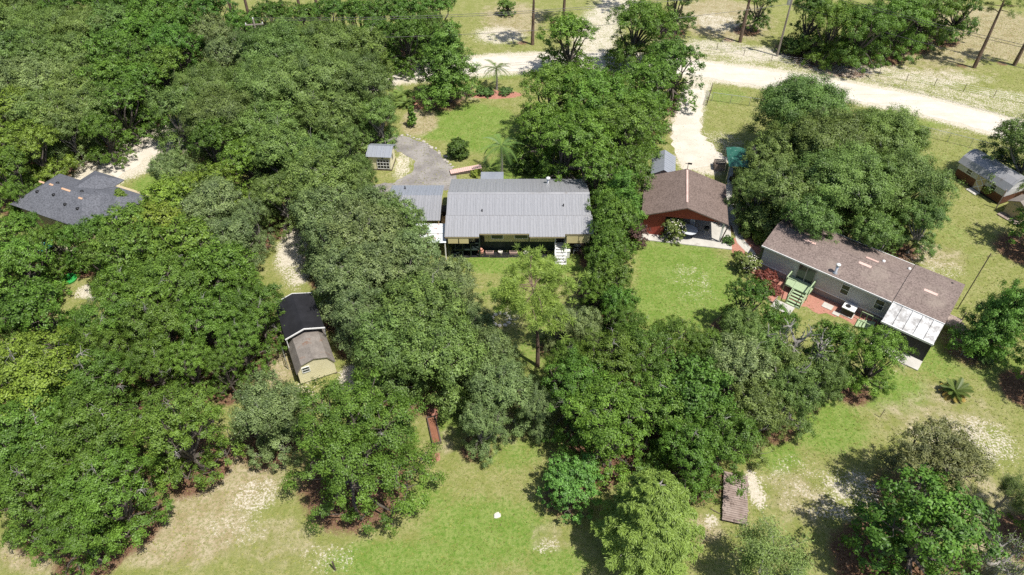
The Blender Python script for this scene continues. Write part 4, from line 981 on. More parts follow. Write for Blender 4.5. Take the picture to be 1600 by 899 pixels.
def make_cypress(seed, R, Ht, dens=1.0):
    r = np.random.default_rng(seed)
    w = MB()
    rt = 0.035 * R + 0.06
    w.tube([(0, 0, -0.1), (0, 0, 0.3), (0, 0, Ht * 0.6), (0.05, 0, Ht * 0.97)], [rt * 1.6, rt * 1.1, rt * 0.7, 0.02], 7)
    C = []; Nn = []; V = []; Tg = []
    nb_ = 150
    for i in range(nb_):
        t = (i + 0.5) / nb_
        z = Ht * (0.12 + 0.86 * t)
        a = i * 2.399 + r.uniform(-0.3, 0.3)
        L = R * (1.02 * math.sqrt(max(0, 1 - t)) * (0.55 + 0.5 * min(1, t * 3 + 0.4)) + 0.06) * r.uniform(0.78, 1.08)
        dirv = np.array([math.cos(a), math.sin(a), 0.0])
        side = np.array([-math.sin(a), math.cos(a), 0.0])
        z1 = z + L * 0.12
        w.tube([(0, 0, z), tuple(dirv * L * 0.55 + [0, 0, z + L * 0.14]), tuple(dirv * L + [0, 0, z1 - L * 0.08])], [0.05, 0.03, 0.01], 4, False)
        m = int(dens * 190 * (L / R + 0.25))
        f = r.uniform(0.25, 1.05, m) ** 0.7
        sd = r.normal(size=m) * 0.26 * L * (1.15 - f) + r.normal(size=m) * 0.10
        pos = dirv * (f * L)[:, None] + side * sd[:, None] + np.stack([np.zeros(m), np.zeros(m), z + 0.14 * L * np.sin(f * 2.4) - np.abs(sd) * 0.25 + r.normal(size=m) * 0.07], -1)
        C.append(pos)
        Tg.append(dirv * 0.8 + side * np.sign(sd)[:, None] * 0.7 + np.array([0, 0, -0.25]) + r.normal(size=(m, 3)) * 0.3)
        Nn.append(np.array([0, 0, 1.0]) + dirv * 0.4 + r.normal(size=(m, 3)) * 0.45)
        V.append(np.clip(0.35 + 0.3 * r.random() + r.normal(size=m) * 0.15, 0, 1))
    cm = leaf_mesh('crown', np.concatenate(C), np.concatenate(Nn), 0.20, 0.055, np.concatenate(V), r, np.concatenate(Tg), 0.15)
    tm = w.mesh('trunk'); tm.materials.append(M['bark_grey'])
    return (tm, cm, R, Ht)

def make_open(seed, R, Ht, leaves=1.0, leaf=(0.2, 0.08), barkm='bark_grey', moss=0, thick=1.0):
    """open-grown tree: visible limbs, leaves sprayed along the twigs"""
    r = np.random.default_rng(seed)
    w = MB()
    C = []; Nn = []; V = []
    MC = []
    rt = (0.04 * R + 0.05) * thick
    w.tube([(0, 0, -0.1), (0, 0, 0.3), (0.1, 0, Ht * 0.3)], [rt * 1.7, rt * 1.2, rt], 7)
    def grow(p, d, L, rad, lvl):
        pts = [p]
        q = p.copy(); dd = d.copy()
        n = 4
        for i in range(n):
            dd = unit(dd + r.normal(size=3) * 0.28 + np.array([0, 0, 0.03 if lvl else 0.05]))
            q = q + dd * L / n
            pts.append(q.copy())
        w.tube([tuple(x) for x in pts], [rad * (1 - 0.6 * i / n) for i in range(n + 1)], 5 if lvl < 2 else 4, False)
        if lvl == 3:
            m = int(26 * leaves)
            if m:
                f = r.integers(1, n + 1, m)
                pos = np.array(pts)[f] + r.normal(size=(m, 3)) * L * np.array([0.26, 0.26, 0.18])
                C.append(pos); Nn.append(r.normal(size=(m, 3)) * 0.6 + np.array([0, 0, 0.9]))
                V.append(np.clip(0.45 + r.normal() * 0.15 + r.normal(size=m) * 0.15, 0, 1))
            return
        k_ = (7, 5, 5)[lvl] if lvl else 7
        for j in range(k_):
            i = int(r.integers(2, n + 1)) if lvl else n
            a = r.uniform(0, 6.28)
            nd = unit(dd * 0.7 + np.array([math.cos(a), math.sin(a), r.uniform(-0.15, 0.5)]) * (0.9 if lvl else 1.3))
            grow(pts[i], nd, L * r.uniform(0.55, 0.8), rad * 0.42, lvl + 1)
            if moss and lvl >= 1 and r.random() < moss: MC.append(pts[i])
    for j in range(6):
        a = j * 1.05 + r.uniform(-0.3, 0.3)
        d = unit(np.array([math.cos(a) * 0.9, math.sin(a) * 0.9, r.uniform(0.35, 1.1)]))
        grow(np.array([0.1, 0, Ht * 0.3]), d, R * 0.52, rt * 0.55, 1)
    cm = leaf_mesh('crown', np.concatenate(C), np.concatenate(Nn), leaf[0], leaf[1], np.concatenate(V), r)
    tm = w.mesh('trunk'); tm.materials.append(M[barkm])
    ms = None
    if MC:
        MC = np.array(MC)
        m = 60
        c = np.repeat(MC, m, 0) + r.normal(size=(len(MC) * m, 3)) * np.array([0.22, 0.22, 0.0]) - np.abs(r.normal(size=(len(MC) * m, 1))) * np.array([0, 0, 0.45])
        ms = leaf_mesh('moss', c, r.normal(size=c.shape) * np.array([1, 1, 0.2]), 0.36, 0.045, r.random(len(c)), r, np.tile(np.array([0, 0, -1.0]), (len(c), 1)) + r.normal(size=c.shape) * 0.2, 0, 'moss')
    return (tm, cm, R, Ht, ms)

VAR = {
    'oak_big': [make_oak(100 + i, 5.2, 8.6, 13, 21, 1.15, (0.19, 0.085), barkm='bark_oak', dead=2) for i in range(4)],
    'oak_small': [make_oak(120 + i, 3.4, 6.8, 9, 20, 1.15, (0.175, 0.085), barkm='bark_oak', dead=2) for i in range(3)],
    'broad_big': [make_oak(140 + i, 4.6, 8.6, 14, 20, 0.95, (0.20, 0.10), lobe=(0.28, 0.42), flat=0.7, skirt=0.8, sz=(0.08, 0.36)) for i in range(3)],
    'broad_small': [make_oak(160 + i, 3.0, 6.8, 10, 19, 0.95, (0.19, 0.105), lobe=(0.30, 0.44), flat=0.75, skirt=0.9, sz=(0.08, 0.36)) for i in range(3)],
    'near': [make_oak(180 + i, 3.6, 7.8, 15, 22, 1.0, (0.145, 0.088), lobe=(0.26, 0.40), flat=0.7, dead=4) for i in range(2)],
    'near_big': [make_oak(185 + i, 5.4, 9.8, 20, 24, 1.0, (0.155, 0.092), lobe=(0.22, 0.36), flat=0.7, dead=4) for i in range(2)],
    'layer': [make_oak(190 + i, 4.4, 10.0, 26, 22, 0.95, (0.20, 0.105), tiers=True, lobe=(0.34, 0.48), flat=0.6) for i in range(2)],
    'cedar': [make_oak(200, 3.2, 7.0, 14, 40, 1.2, (0.17, 0.06), lobe=(0.24, 0.36), flat=0.75)],
    'round': [make_oak(210, 2.0, 4.2, 14, 26, 1.1, (0.13, 0.085), lobe=(0.26, 0.38), flat=0.8)],
    'pine': [make_pine(220 + i, 2.6, 17.0) for i in range(3)],
    'pine_low': [make_pine(231, 4.0, 9.5, 0.72, 26, 14)],
    'cypress': [make_cypress(240, 3.6, 9.6, 2.9)],
    'feather': [make_open(250 + i, 4.0, 8.0, 3.2, (0.22, 0.055)) for i in range(2)],
    'bare': [make_open(260, 3.6, 7.0, 0.30, (0.18, 0.10), moss=0.35, thick=2.6)],
    'bare2': [make_open(262, 2.6, 6.0, 0.9, (0.2, 0.12), moss=0.3, thick=1.2)],
}
KIND = {  # name, small variant, big variant, colour
    'O': ('live_oak', 'oak_small', 'oak_big', (0.150, 0.240, 0.062)),
    'G': ('live_oak', 'oak_small', 'oak_big', (0.178, 0.258, 0.098)),
    'L': ('broadleaf_tree', 'broad_small', 'broad_big', (0.122, 0.228, 0.034)),
    'D': ('broadleaf_tree', 'broad_small', 'broad_big', (0.095, 0.195, 0.030)),
    'Y': ('broadleaf_tree', 'broad_small', 'broad_big', (0.180, 0.275, 0.038)),
    'P': ('pine_tree', 'pine', 'pine', (0.140, 0.215, 0.045)),
    'C': ('cypress_tree', 'cypress', 'cypress', (0.200, 0.310, 0.062)),
    'F': ('feathery_tree', 'feather', 'feather', (0.185, 0.280, 0.085)),
    'K': ('cedar_tree', 'cedar', 'cedar', (0.165, 0.180, 0.070)),
    'B': ('half_bare_tree', 'bare', 'bare', (0.140, 0.225, 0.060)),
    'M': ('small_tree', 'round', 'round', (0.125, 0.275, 0.062)),
    'N': ('layered_tree', 'layer', 'layer', (0.115, 0.225, 0.040)),
}
def plant(tm, cm, name, x, y, rz, sxy, sz, col, label, cat, group, ms=None):
    e = empty(name, (x, y, 0), rz, label, cat, group)
    e.scale = (sxy, sxy, sz)
    inst(tm, 'trunk', e)
    c = inst(cm, 'crown', e)
    c.color = (*col, 1)
    if ms: inst(ms, ms.name.split('.')[0], e)['kind'] = 'stuff'
    return e
tr = random.Random(42)
for i, (k_, x, y, R, Ht, lb) in enumerate(TREES):
    nm, vs_s, vs_b, col = KIND[k_]
    key = vs_b if R > 4.0 else vs_s
    if k_ in 'LYG' and y < 44 and k_ != 'G': key = 'near_big' if R > 4.4 else 'near'
    if k_ == 'P' and Ht < 9.5: key = 'pine_low'
    if k_ == 'B' and x > 32: key = 'bare2'
    va = VAR[key][tr.randrange(len(VAR[key]))]
    j = tr.uniform(0.78, 1.08)
    if k_ == 'C': j = 1.0
    if key == 'pine_low': col = (0.215, 0.300, 0.060)
    col = tuple(c * j * tr.uniform(0.95, 1.05) for c in col)
    plant(va[0], va[1], nm, x, y, tr.uniform(0, 6.28), R / va[2], Ht / va[3], col, lb, 'tree', {'O': 'live oaks', 'G': 'live oaks', 'P': 'pines'}.get(k_, 'broadleaf trees'), va[4] if len(va) > 4 else None)

print('unique tris', sum(sum(len(p.vertices) - 2 for p in m_.polygons) if len(m_.polygons) < 2000 else len(m_.polygons) * 2 for m_ in bpy.data.meshes))

# ------------------------------------------------------------------ buildings
def sheet_mesh(name, w, L, ribs, rh=0.03, mat='metal', th=0.012):
    """one roofing sheet: x 0..w across, y 0..L up the slope, raised ribs along y"""
    prof = [(0.0, 0.0)]
    for i in range(ribs):
        c = w * (i + 0.5) / ribs
        a = min(0.05, w / ribs * 0.28)
        prof += [(c - a, 0.0), (c - a * 0.45, rh), (c + a * 0.45, rh), (c + a, 0.0)]
    prof.append((w, 0.0))
    n = len(prof)
    m = MB()
    m.add([(x, 0, z) for x, z in prof] + [(x, L, z) for x, z in prof], [(i, i + 1, i + 1 + n, i + n) for i in range(n - 1)])
    m.box(0.005, w - 0.005, 0.01, L - 0.01, -th - 0.01, -0.004)
    me = m.mesh(name)
    me.materials.append(M[mat])
    return me
def sheet_roof(parent, e0, e1, r0, w, ribs, mat='metal', rh=0.03, name='roof_panel'):
    """panels from eave line e0->e1 up to the ridge line that starts at r0; all 3D local points; e0->e1 seen left to right when facing up-slope"""
    e0, e1, r0 = Vector(e0), Vector(e1), Vector(r0)
    u = e1 - e0; W = u.length; u.normalize()
    s = r0 - e0; L = s.length; s.normalize()
    nz = u.cross(s)
    n = max(1, round(W / w)); w2 = W / n
    me = sheet_mesh(name, w2 - 0.012, L, ribs, rh, mat)
    rot = Matrix((u, s, nz)).transposed().to_euler()
    for i in range(n):
        jit = 0.002 * (i % 2)
        inst(me, name, parent, tuple(e0 + u * (i * w2) + nz * (0.004 + jit)), rot)
def window(parent, x0, x1, y, z0, z1, rz=0, name='window', sill=True):
    """window in a wall facing -y at y"""
    w = MB().box(x0, x1, y - 0.03, y + 0.02, z0, z1).build(name, 'glass', parent)
    f = MB()
    t = 0.06
    f.box(x0 - t, x0, y - 0.05, y + 0.01, z0 - t, z1 + t); f.box(x1, x1 + t, y - 0.05, y + 0.01, z0 - t, z1 + t)
    f.box(x0, x1, y - 0.05, y + 0.01, z1, z1 + t); f.box(x0, x1, y - 0.05, y + 0.01, z0 - t, z0)
    f.box(x0, x1, y - 0.045, y - 0.031, (z0 + z1) / 2 - 0.025, (z0 + z1) / 2 + 0.025)
    f.build('frame', 'white', w)
    return w
def lathe_part(name, mat, parent, prof, c, n=12):
    return MB().lathe(prof, n, c).build(name, mat, parent, True)

# ---- long house with the metal roof (local origin: middle of the front wall foot)
h = empty('manufactured_house', (0.6, 53.6, 0), 0, 'cream house under a long grey ribbed metal roof at the centre', 'house')
X0, X1, YB = -6.55, 6.75, 7.6
MB().box(X0, X1, 0.06, YB, 0.0, 1.08).build('skirting', 'dark_green', h)
m = MB()
m.box(X0, X1, 0.12, YB, 1.08, 2.92)
m.prism([(0.12, 2.92), (YB, 2.92), (3.6, 4.2)], 'x', X0, X1)
m.build('wall', 'cream', h)
nb_ = 11
pan = B(0, (X1 - X0) / nb_ - 0.03, 0, 0.03, 0, 1.80).mesh('wall_panel'); pan.materials.append(M['cream'])
for i in range(nb_):
    inst(pan, 'wall_panel', h, (X0 + i * (X1 - X0) / nb_ + 0.015, 0.085, 1.10))
for (a, b_, z0, z1) in ((-2.6, -1.5, 1.5, 2.5), (-0.3, 0.9, 1.55, 2.5), (-5.3, -4.6, 1.6, 2.5), (5.4, 6.3, 1.6, 2.5)):
    window(h, a, b_, 0.08, z0, z1)
for (a, b_) in ((-4.2, -3.3), (3.7, 4.6)):
    d = MB().box(a, b_, 0.05, 0.1, 1.12, 2.75).build('door', 'screen', h)
    MB().box(b_ - 0.14, b_ - 0.08, 0.0, 0.05, 1.85, 1.95).build('handle', 'galv', d)
# roof: back slope, front upper slope, lower porch slope with its stepped eave
EX0, EX1 = -6.95, 7.05
RZ, RY = 4.42, 3.62
MZ, MY = 3.68, 0.95
sheet_roof(h, (EX1, 8.1, 3.0), (EX0, 8.1, 3.0), (EX1, RY, RZ), 0.92, 3, 'metal', 0.018)
sheet_roof(h, (EX0, MY, MZ), (EX1, MY, MZ), (EX0, RY, RZ), 0.92, 3, 'metal', 0.018)
sl = (MZ - 2.98) / (MY + 1.3)
def ez(y): return 2.98 + (y + 1.3) * sl - 0.0
for (a, b_, yy) in ((EX0 - 0.05, -3.72, -1.42), (-3.72, 1.05, -1.08), (1.05, 4.45, -1.42), (4.45, EX1 + 0.12, -1.12)):
    sheet_roof(h, (a, yy, ez(yy) - 0.03), (b_, yy, ez(yy) - 0.03), (a, MY + 0.06, ez(MY + 0.06) - 0.03), 0.92, 3, 'metal', 0.018)
    MB().box(a + 0.02, b_ - 0.02, yy + 0.02, yy + 0.06, ez(yy) - 0.2, ez(yy) - 0.05).build('fascia', 'tan_wall', h)
m = MB(); m.slab((EX0, RY - 0.16, RZ - 0.01), (EX1, RY - 0.16, RZ - 0.01), (EX1, RY, RZ + 0.05), (EX0, RY, RZ + 0.05), 0.015)
m.slab((EX0, RY, RZ + 0.05), (EX1, RY, RZ + 0.05), (EX1, RY + 0.16, RZ - 0.01), (EX0, RY + 0.16, RZ - 0.01), 0.015)
m.build('ridge_cap', 'metal', h)
p = lathe_part('flue', 'galv', h, [(0.28, 3.3), (0.30, 3.42), (0.13, 3.5), (0.13, 4.0)], (3.1, 6.7)); lathe_part('flue_cap', 'white', p, [(0.22, 4.0), (0.22, 4.1), (0.05, 4.2)], (3.1, 6.7))
for (a, b_, z) in ((-3.5, 1.4, 3.7), (4.4, 2.0, 3.9)):
    lathe_part('vent_pipe', 'black', h, [(0.08, z), (0.06, z + 0.1), (0.06, z + 0.35)], (a, b_), 8)
for a in (-6.75, -3.72, 1.05, 4.45):
    MB().box(a - 0.05, a + 0.05, -1.02, -0.92, 0, ez(-0.95) - 0.1).build('porch_post', 'dark_green', h)
for (a, b_, yy, z0) in ((-6.7, -5.75, -1.36, 2.05), (-5.65, -4.75, -1.36, 2.05), (4.65, 5.75, -1.06, 1.85), (5.8, 6.85, -1.06, 1.85)):
    MB().box(a, b_, yy, yy + 0.05, z0, ez(yy) - 0.12).build('porch_panel', 'cream', h)
# back stoop roof
m = MB(); m.slab((-3.9, 8.02, 2.95), (-1.5, 8.02, 2.95), (-1.5, 9.8, 2.75), (-3.9, 9.8, 2.75), 0.08); m.build('stoop_roof', 'metal_b', h)
for a in (-3.8, -1.6):
    MB().box(a - 0.05, a + 0.05, 9.55, 9.65, 0, 2.72).build('stoop_post', 'dark_green', h)
# left stoop with its stair
st = MB().box(-6.2, -3.75, -0.98, 0.0, 0.85, 0.97).build('porch_deck', 'dark_green', h)
for a in (-5.4, -4.6, -3.8):
    MB().box(a - 0.04, a + 0.04, -0.98, -0.9, 0, 1.75).build('baluster_post', 'dark_green', st)
MB().box(-5.5, -3.75, -0.97, -0.91, 1.68, 1.76).build('handrail', 'dark_green', st)
m = MB(); m.tube([(-6.5, -0.94, 0.75), (-5.45, -0.94, 1.72)], 0.04, 5); m.build('handrail', 'dark_green', st)
for i in range(4):
    MB().box(-6.5 + i * 0.24, -6.22 + i * 0.24, -0.95, -0.1, 0.06 + 0.2 * i, 0.12 + 0.2 * i).build('tread', 'dark_green', st)
# white stair to the right
stair = MB().box(3.62, 4.62, -0.55, 0.0, 1.0, 1.08).build('stair_landing', 'white', h)
for i in range(6):
    MB().box(3.66, 4.58, -0.55 - 0.27 * (i + 1), -0.55 - 0.27 * i + 0.02, 0.90 - 0.165 * i - 0.05, 0.90 - 0.165 * i).build('tread', 'white', stair)
for a in (3.6, 4.64):
    m = MB(); m.prism([(-0.55, 1.02), (-0.55, 0.72), (-2.0, -0.02), (-2.2, 0.02)], 'x', a - 0.03, a + 0.03); m.build('stringer', 'white', stair)
    MB().box(a - 0.05, a + 0.05, -0.62, -0.52, 0, 2.6).build('stair_post', 'white', stair)
    MB().box(a - 0.04, a + 0.04, -1.98, -1.9, 0, 1.05).build('stair_post', 'white', stair)
    m = MB(); m.tube([(a, -0.57, 1.95), (a, -1.94, 1.03)], 0.035, 5); m.build('handrail', 'white', stair)

# ---- annex left of the house
h = empty('annex_building', (-9.1, 55.4, 0), 0, 'low annex with a grey metal roof left of the long metal-roofed house', 'outbuilding')
MB().box(-2.9, 1.75, 0.1, 5.2, 0, 2.5).build('wall', 'tan_wall', h)
sheet_roof(h, (-3.4, -0.3, 2.6), (2.05, -0.3, 2.6), (-3.4, 3.1, 3.2), 0.92, 3, 'metal')
sheet_roof(h, (2.05, 5.5, 2.75), (-3.4, 5.5, 2.75), (2.05, 3.1, 3.2), 0.92, 3, 'metal_b')
MB().prism([(0.1, 2.5), (5.2, 2.5), (3.1, 3.1)], 'x', -2.9, 1.75).build('gable', 'tan_wall', h)
lathe_part('vent_pipe', 'black', h, [(0.08, 2.9), (0.06, 3.0), (0.06, 3.25)], (-1.9, 4.6), 8)
# boardwalk between annex and house
h = empty('boardwalk', (-6.85, 56.4, 0), 0, 'narrow pale timber boardwalk between annex and metal-roofed house', 'boardwalk')
me = B(0, 0.72, 0, 0.17, 0.9, 0.95).mesh('plank'); me.materials.append(M['wood_new'])
for i in range(17):
    inst(me, 'plank', h, (-0.36, -1.2 + 0.19 * i, 0.002 * (i % 3)))
for y in (-1.0, 0.4, 1.8):
    MB().box(-0.34, 0.34, y, y + 0.09, 0, 0.9).build('joist', 'wood_dark', h)
tag(MB().box(-7.15, -6.6, 58.0, 59.0, 0.0, 1.5).box(-7.2, -6.55, 57.95, 59.05, 1.5, 1.56).build('utility_cabinet', 'black'), 'dark cabinet at the far end of the pale boardwalk', 'cabinet')
# rusty white roof
h = empty('lean_to', (-8.1, 53.4, 0), 0, 'lean-to with a white sheet roof patched by red rust', 'lean-to')
sheet_roof(h, (-2.2, -1.25, 2.2), (1.8, -1.25, 2.2), (-2.2, 0.0, 2.32), 1.0, 2, 'rust_white', 0.02)
sheet_roof(h, (-2.2, 0.02, 2.36), (1.8, 0.02, 2.36), (-2.2, 1.35, 2.5), 1.0, 2, 'rust_white', 0.02)
for a in (-2.1, -0.2, 1.68):
    for b_ in (-1.15, 1.2):
        MB().box(a - 0.05, a + 0.05, b_ - 0.05, b_ + 0.05, 0, 2.2 if b_ < 0 else 2.4).build('post', 'white', h)
# red-brown ramp behind the house
h = empty('ramp', (-5.24, 67.63), 0.23, 'pale pinkish ramp leading to the back stoop of the house', 'ramp')
me = B(0, 0.21, -0.4, 0.4, 0.42, 0.46).mesh('plank'); me.materials.append(M['pink_vent'])
for i in range(16):
    inst(me, 'plank', h, (-1.8 + 0.225 * i, 0, -0.015 * (16 - i)))
MB().box(-1.8, 1.8, -0.5, -0.42, 0, 0.2).box(-1.8, 1.8, 0.42, 0.5, 0, 0.2).build('frame', 'wood_dark', h)

# ---- red carport
h = empty('red_carport', (16.94, 55.04, 0), math.radians(-10.3), 'red open-fronted carport with a brown shingle gable roof', 'carport')
HW, DP, EZ, RZ = 4.2, 6.9, 2.72, 4.2
MB().box(-HW - 0.3, HW + 0.85, -0.45, DP + 0.5, 0.0, 0.10).build('slab', 'concrete', h)
rf = MB().slab((-HW, 0, EZ), (0, 0, RZ), (0, DP, RZ), (-HW, DP, EZ), 0.12).slab((0, 0, RZ), (HW, 0, EZ), (HW, DP, EZ), (0, DP, RZ), 0.12).build('roof', 'shingle_red', h)
MB().box(-0.09, 0.09, 0.9, DP - 0.3, RZ + 0.0, RZ + 0.05).build('ridge_vent', 'pink_vent', rf)
MB().prism([(-HW + 0.25, EZ - 0.12), (HW - 0.3, EZ - 0.12), (0, RZ - 0.16)], 'y', 0.42, 0.52).build('gable', 'red_wall', h)
MB().prism([(-HW + 0.25, EZ - 0.12), (HW - 0.3, EZ - 0.12), (0, RZ - 0.16)], 'y', DP - 0.5, DP - 0.4).build('gable', 'red_wall', h)
me = B(0, 0.29, 0, 0.05, 0.1, EZ - 0.13).mesh('wall_board'); me.materials.append(M['red_wall'])
for i in range(7):
    inst(me, 'wall_board', h, (-HW + 0.3 + i * 0.30, 0.55, 0.0))
for i in range(21):
    inst(me, 'wall_board', h, (-HW + 0.3, 0.6 + i * 0.30, 0), (0, 0, math.pi / 2))
for i in range(16):
    inst(me, 'wall_board', h, (-HW + 0.3 + i * 0.30, DP - 0.5, 0))
MB().box(-1.86, -1.80, 0.6, DP - 0.5, 0.1, EZ).build('partition', 'red_wall', h)
for (a, b_) in ((HW - 0.35, 0.55), (HW - 0.35, 3.4), (HW - 0.35, DP - 0.5), (0.6, DP - 0.55)):
    MB().box(a - 0.08, a + 0.08, b_ - 0.08, b_ + 0.08, 0.1, EZ).build('post', 'white' if b_ < 1 else 'wood_dark', h)
m = MB(); m.tube([(HW - 0.3, 0.5, 0.1), (HW + 0.02, 0.06, EZ - 0.1)], 0.06, 5); m.build('brace', 'wood_dark', h)
v_ = MB(); v_.tube([(0, DP - 0.05, RZ), (0, DP - 0.05, RZ + 0.75)], 0.025, 5); v_.box(-0.03, 0.38, DP - 0.06, DP - 0.04, RZ + 0.55, RZ + 0.75); v_.box(-0.3, 0.0, DP - 0.06, DP - 0.04, RZ + 0.62, RZ + 0.68); v_.box(-0.02, 0.02, DP - 0.3, DP + 0.2, RZ + 0.4, RZ + 0.43)
v_.build('weather_vane', 'black', rf)

# ---- grey gable shed behind the carport
h = empty('metal_shed', (16.6, 65.6, 0), math.radians(-10.3), 'small shed with a pale grey metal gable roof behind the red carport', 'shed')
MB().box(-1.1, 1.1, -1.9, 1.8, 0, 2.1).build('wall', 'grey_wall', h)
MB().prism([(-1.1, 2.1), (1.1, 2.1), (0, 2.75)], 'y', -1.9, 1.8).build('gable', 'grey_wall', h)
sheet_roof(h, (-1.3, 2.0, 2.15), (-1.3, -2.1, 2.15), (0, 2.0, 2.9), 0.82, 2, 'metal_b', 0.02)
sheet_roof(h, (1.3, -2.1, 2.15), (1.3, 2.0, 2.15), (0, -2.1, 2.9), 0.82, 2, 'metal_b', 0.02)

# ---- green canopy
h = empty('tarp_canopy', (24.9, 66.6, 0), math.radians(-8), 'green tarp canopy on thin poles beside the sand driveway', 'canopy')
m = MB()
for i in range(6):
    for j in range(6):
        def zz(i, j):
            u_, w_ = i / 6 * 2 - 1, j / 6 * 2 - 1
            return 2.65 - 0.16 * abs(u_) - 0.10 * (1 - w_ * w_) + 0.03 * math.sin(7 * u_ + 5 * w_)
        m.slab((-1.1 + 2.2 * i / 6, -2.0 + 4 * j / 6, zz(i, j)), (-1.1 + 2.2 * (i + 1) / 6, -2.0 + 4 * j / 6, zz(i + 1, j)), (-1.1 + 2.2 * (i + 1) / 6, -2.0 + 4 * (j + 1) / 6, zz(i + 1, j + 1)), (-1.1 + 2.2 * i / 6, -2.0 + 4 * (j + 1) / 6, zz(i, j + 1)), 0.01)
m.build('tarp', 'green_tarp', h)
for a in (-1.05, 1.05):
    for b_ in (-1.9, 0, 1.9):
        MB().tube([(a, b_, 0), (a, b_, 2.45)], 0.03, 6).build('pole', 'galv', h)
h = empty('lawn_tractor', (25.2, 65.6, 0), math.radians(20), 'dark lawn tractor parked under the green tarp canopy', 'tractor')
m = MB(); m.prism([(-0.9, 0.35), (0.55, 0.35), (0.95, 0.45), (0.95, 0.75), (0.4, 0.85), (0.3, 0.6), (-0.2, 0.6), (-0.3, 0.7), (-0.9, 0.7)], 'y', -0.35, 0.35); m.build('body', 'black', h)
MB().box(-0.65, -0.25, -0.22, 0.22, 0.72, 0.8).box(-0.72, -0.62, -0.22, 0.22, 0.78, 1.15).build('seat', 'black', h)
MB().tube([(0.3, 0, 0.8), (0.1, 0, 1.05)], 0.02, 5).build('steering_column', 'galv', h)
for (a, b_, rr) in ((-0.6, -0.42, 0.32), (-0.6, 0.42, 0.32), (0.65, -0.38, 0.2), (0.65, 0.38, 0.2)):
    w_ = MB().lathe([(rr * 0.85, -0.1), (rr, -0.06), (rr, 0.06), (rr * 0.85, 0.1)], 12).build('wheel', 'black', h)
    w_.rotation_euler.x = math.pi / 2; w_.location = (a, b_, rr)

# ---- grey home on the right (local x along its length, y across, origin at front left eave)
h = empty('grey_mobile_home', (23.37, 50.87, 0), math.radians(-39.6), 'long grey mobile home with a mottled brown shingle roof', 'house')
Lm, La, Wd, EZ, RZ = 11.9, 16.15, 6.2, 2.95, 3.66
MB().box(0.25, La - 0.25, 0.42, Wd - 0.3, 0.0, 0.74).build('skirting', 'grey_skirt', h)
MB().box(0.22, La - 0.22, 0.36, Wd - 0.28, 0.74, 2.85).prism([(0.4, 2.85), (Wd - 0.3, 2.85), (3.1, 3.5)], 'x', 0.22, La - 0.22).build('wall', 'grey_wall', h)
MB().box(0.2, La - 0.2, 0.33, 0.38, 0.66, 0.76).build('trim', 'white', h)
r1 = MB().slab((0, 0, EZ), (Lm, 0, EZ), (Lm, 3.1, RZ), (0, 3.1, RZ), 0.1).slab((0, 3.1, RZ), (Lm, 3.1, RZ), (Lm, Wd, EZ), (0, Wd, EZ), 0.1).build('roof', 'shingle_brown', h)
r2 = MB().slab((Lm + 0.05, 0.15, EZ), (La, 0.15, EZ), (La, 3.2, RZ + .03), (Lm + 0.05, 3.2, RZ + .03), 0.1).slab((Lm + 0.05, 3.2, RZ + .03), (La, 3.2, RZ + .03), (La, Wd + 0.15, EZ), (Lm + 0.05, Wd + 0.15, EZ), 0.1).build('roof', 'shingle_brown', h)
m = MB()
for (a, b_, yy) in ((0.0, Lm, 0.0), (Lm + 0.05, La, 0.15)):
    m.box(a, b_, yy - 0.07, yy - 0.005, EZ - 0.13, EZ + 0.02)
m.build('gutter', 'white', h)
m = MB(); m.box(0, Lm, Wd + 0.005, Wd + 0.06, EZ - 0.12, EZ + 0.015); m.build('gutter', 'white', h)
m = MB(); m.slab((0.02, 2.98, RZ - 0.01), (Lm - 0.02, 2.98, RZ - 0.01), (Lm - 0.02, 3.1, RZ + 0.03), (0.02, 3.1, RZ + 0.03), 0.02); m.slab((0.02, 3.1, RZ + 0.03), (Lm - 0.02, 3.1, RZ + 0.03), (Lm - 0.02, 3.22, RZ - 0.01), (0.02, 3.22, RZ - 0.01), 0.02)
m.build('ridge_cap', 'shingle_brown', r1)
for (rf_, xs) in ((r1, (3.4, 8.5)), (r2, (14.1,))):
    for x in xs:
        m = MB(); m.slab((x - 0.55, 2.44, 3.535), (x + 0.55, 2.44, 3.535), (x + 0.55, 2.68, 3.60), (x - 0.55, 2.68, 3.60), 0.06); m.build('roof_vent', 'pink_vent', rf_)
m = MB(); m.slab((8.2, 3.5, 3.63), (9.3, 3.5, 3.63), (9.3, 3.8, 3.56), (8.2, 3.8, 3.56), 0.05); m.build('roof_vent', 'pink_vent', r1)
for (x, y) in ((9.6, 4.3), (11.7, 4.9)):
    lathe_part('vent_cap', 'white', r1, [(0.12, 3.0), (0.14, RZ - (y - 3.1) * 0.23 + 0.12), (0.02, RZ - (y - 3.1) * 0.23 + 0.17)], (x, y), 10)
lathe_part('vent_cap', 'black', r2, [(0.09, 3.0), (0.09, 3.2), (0.02, 3.24)], (15.2, 5.5), 8)
p = lathe_part('flue', 'galv', r1, [(0.24, 2.95), (0.26, 3.06), (0.12, 3.12), (0.12, 3.9)], (6.75, 0.5)); lathe_part('flue_cap', 'white', p, [(0.2, 3.9), (0.2, 4.02), (0.05, 4.08)], (6.75, 0.5))
d = MB().box(3.75, 5.25, 0.31, 0.37, 0.86, 2.62).build('sliding_door', 'glass', h)
MB().box(3.68, 3.75, 0.29, 0.38, 0.8, 2.7).box(5.25, 5.32, 0.29, 0.38, 0.8, 2.7).box(3.75, 5.25, 0.29, 0.38, 2.62, 2.7).box(4.46, 4.54, 0.30, 0.32, 0.86, 2.62).build('frame', 'grey_skirt', d)
window(h, 7.75, 8.4, 0.35, 1.35, 2.35); window(h, 10.75, 11.45, 0.35, 1.35, 2.35)
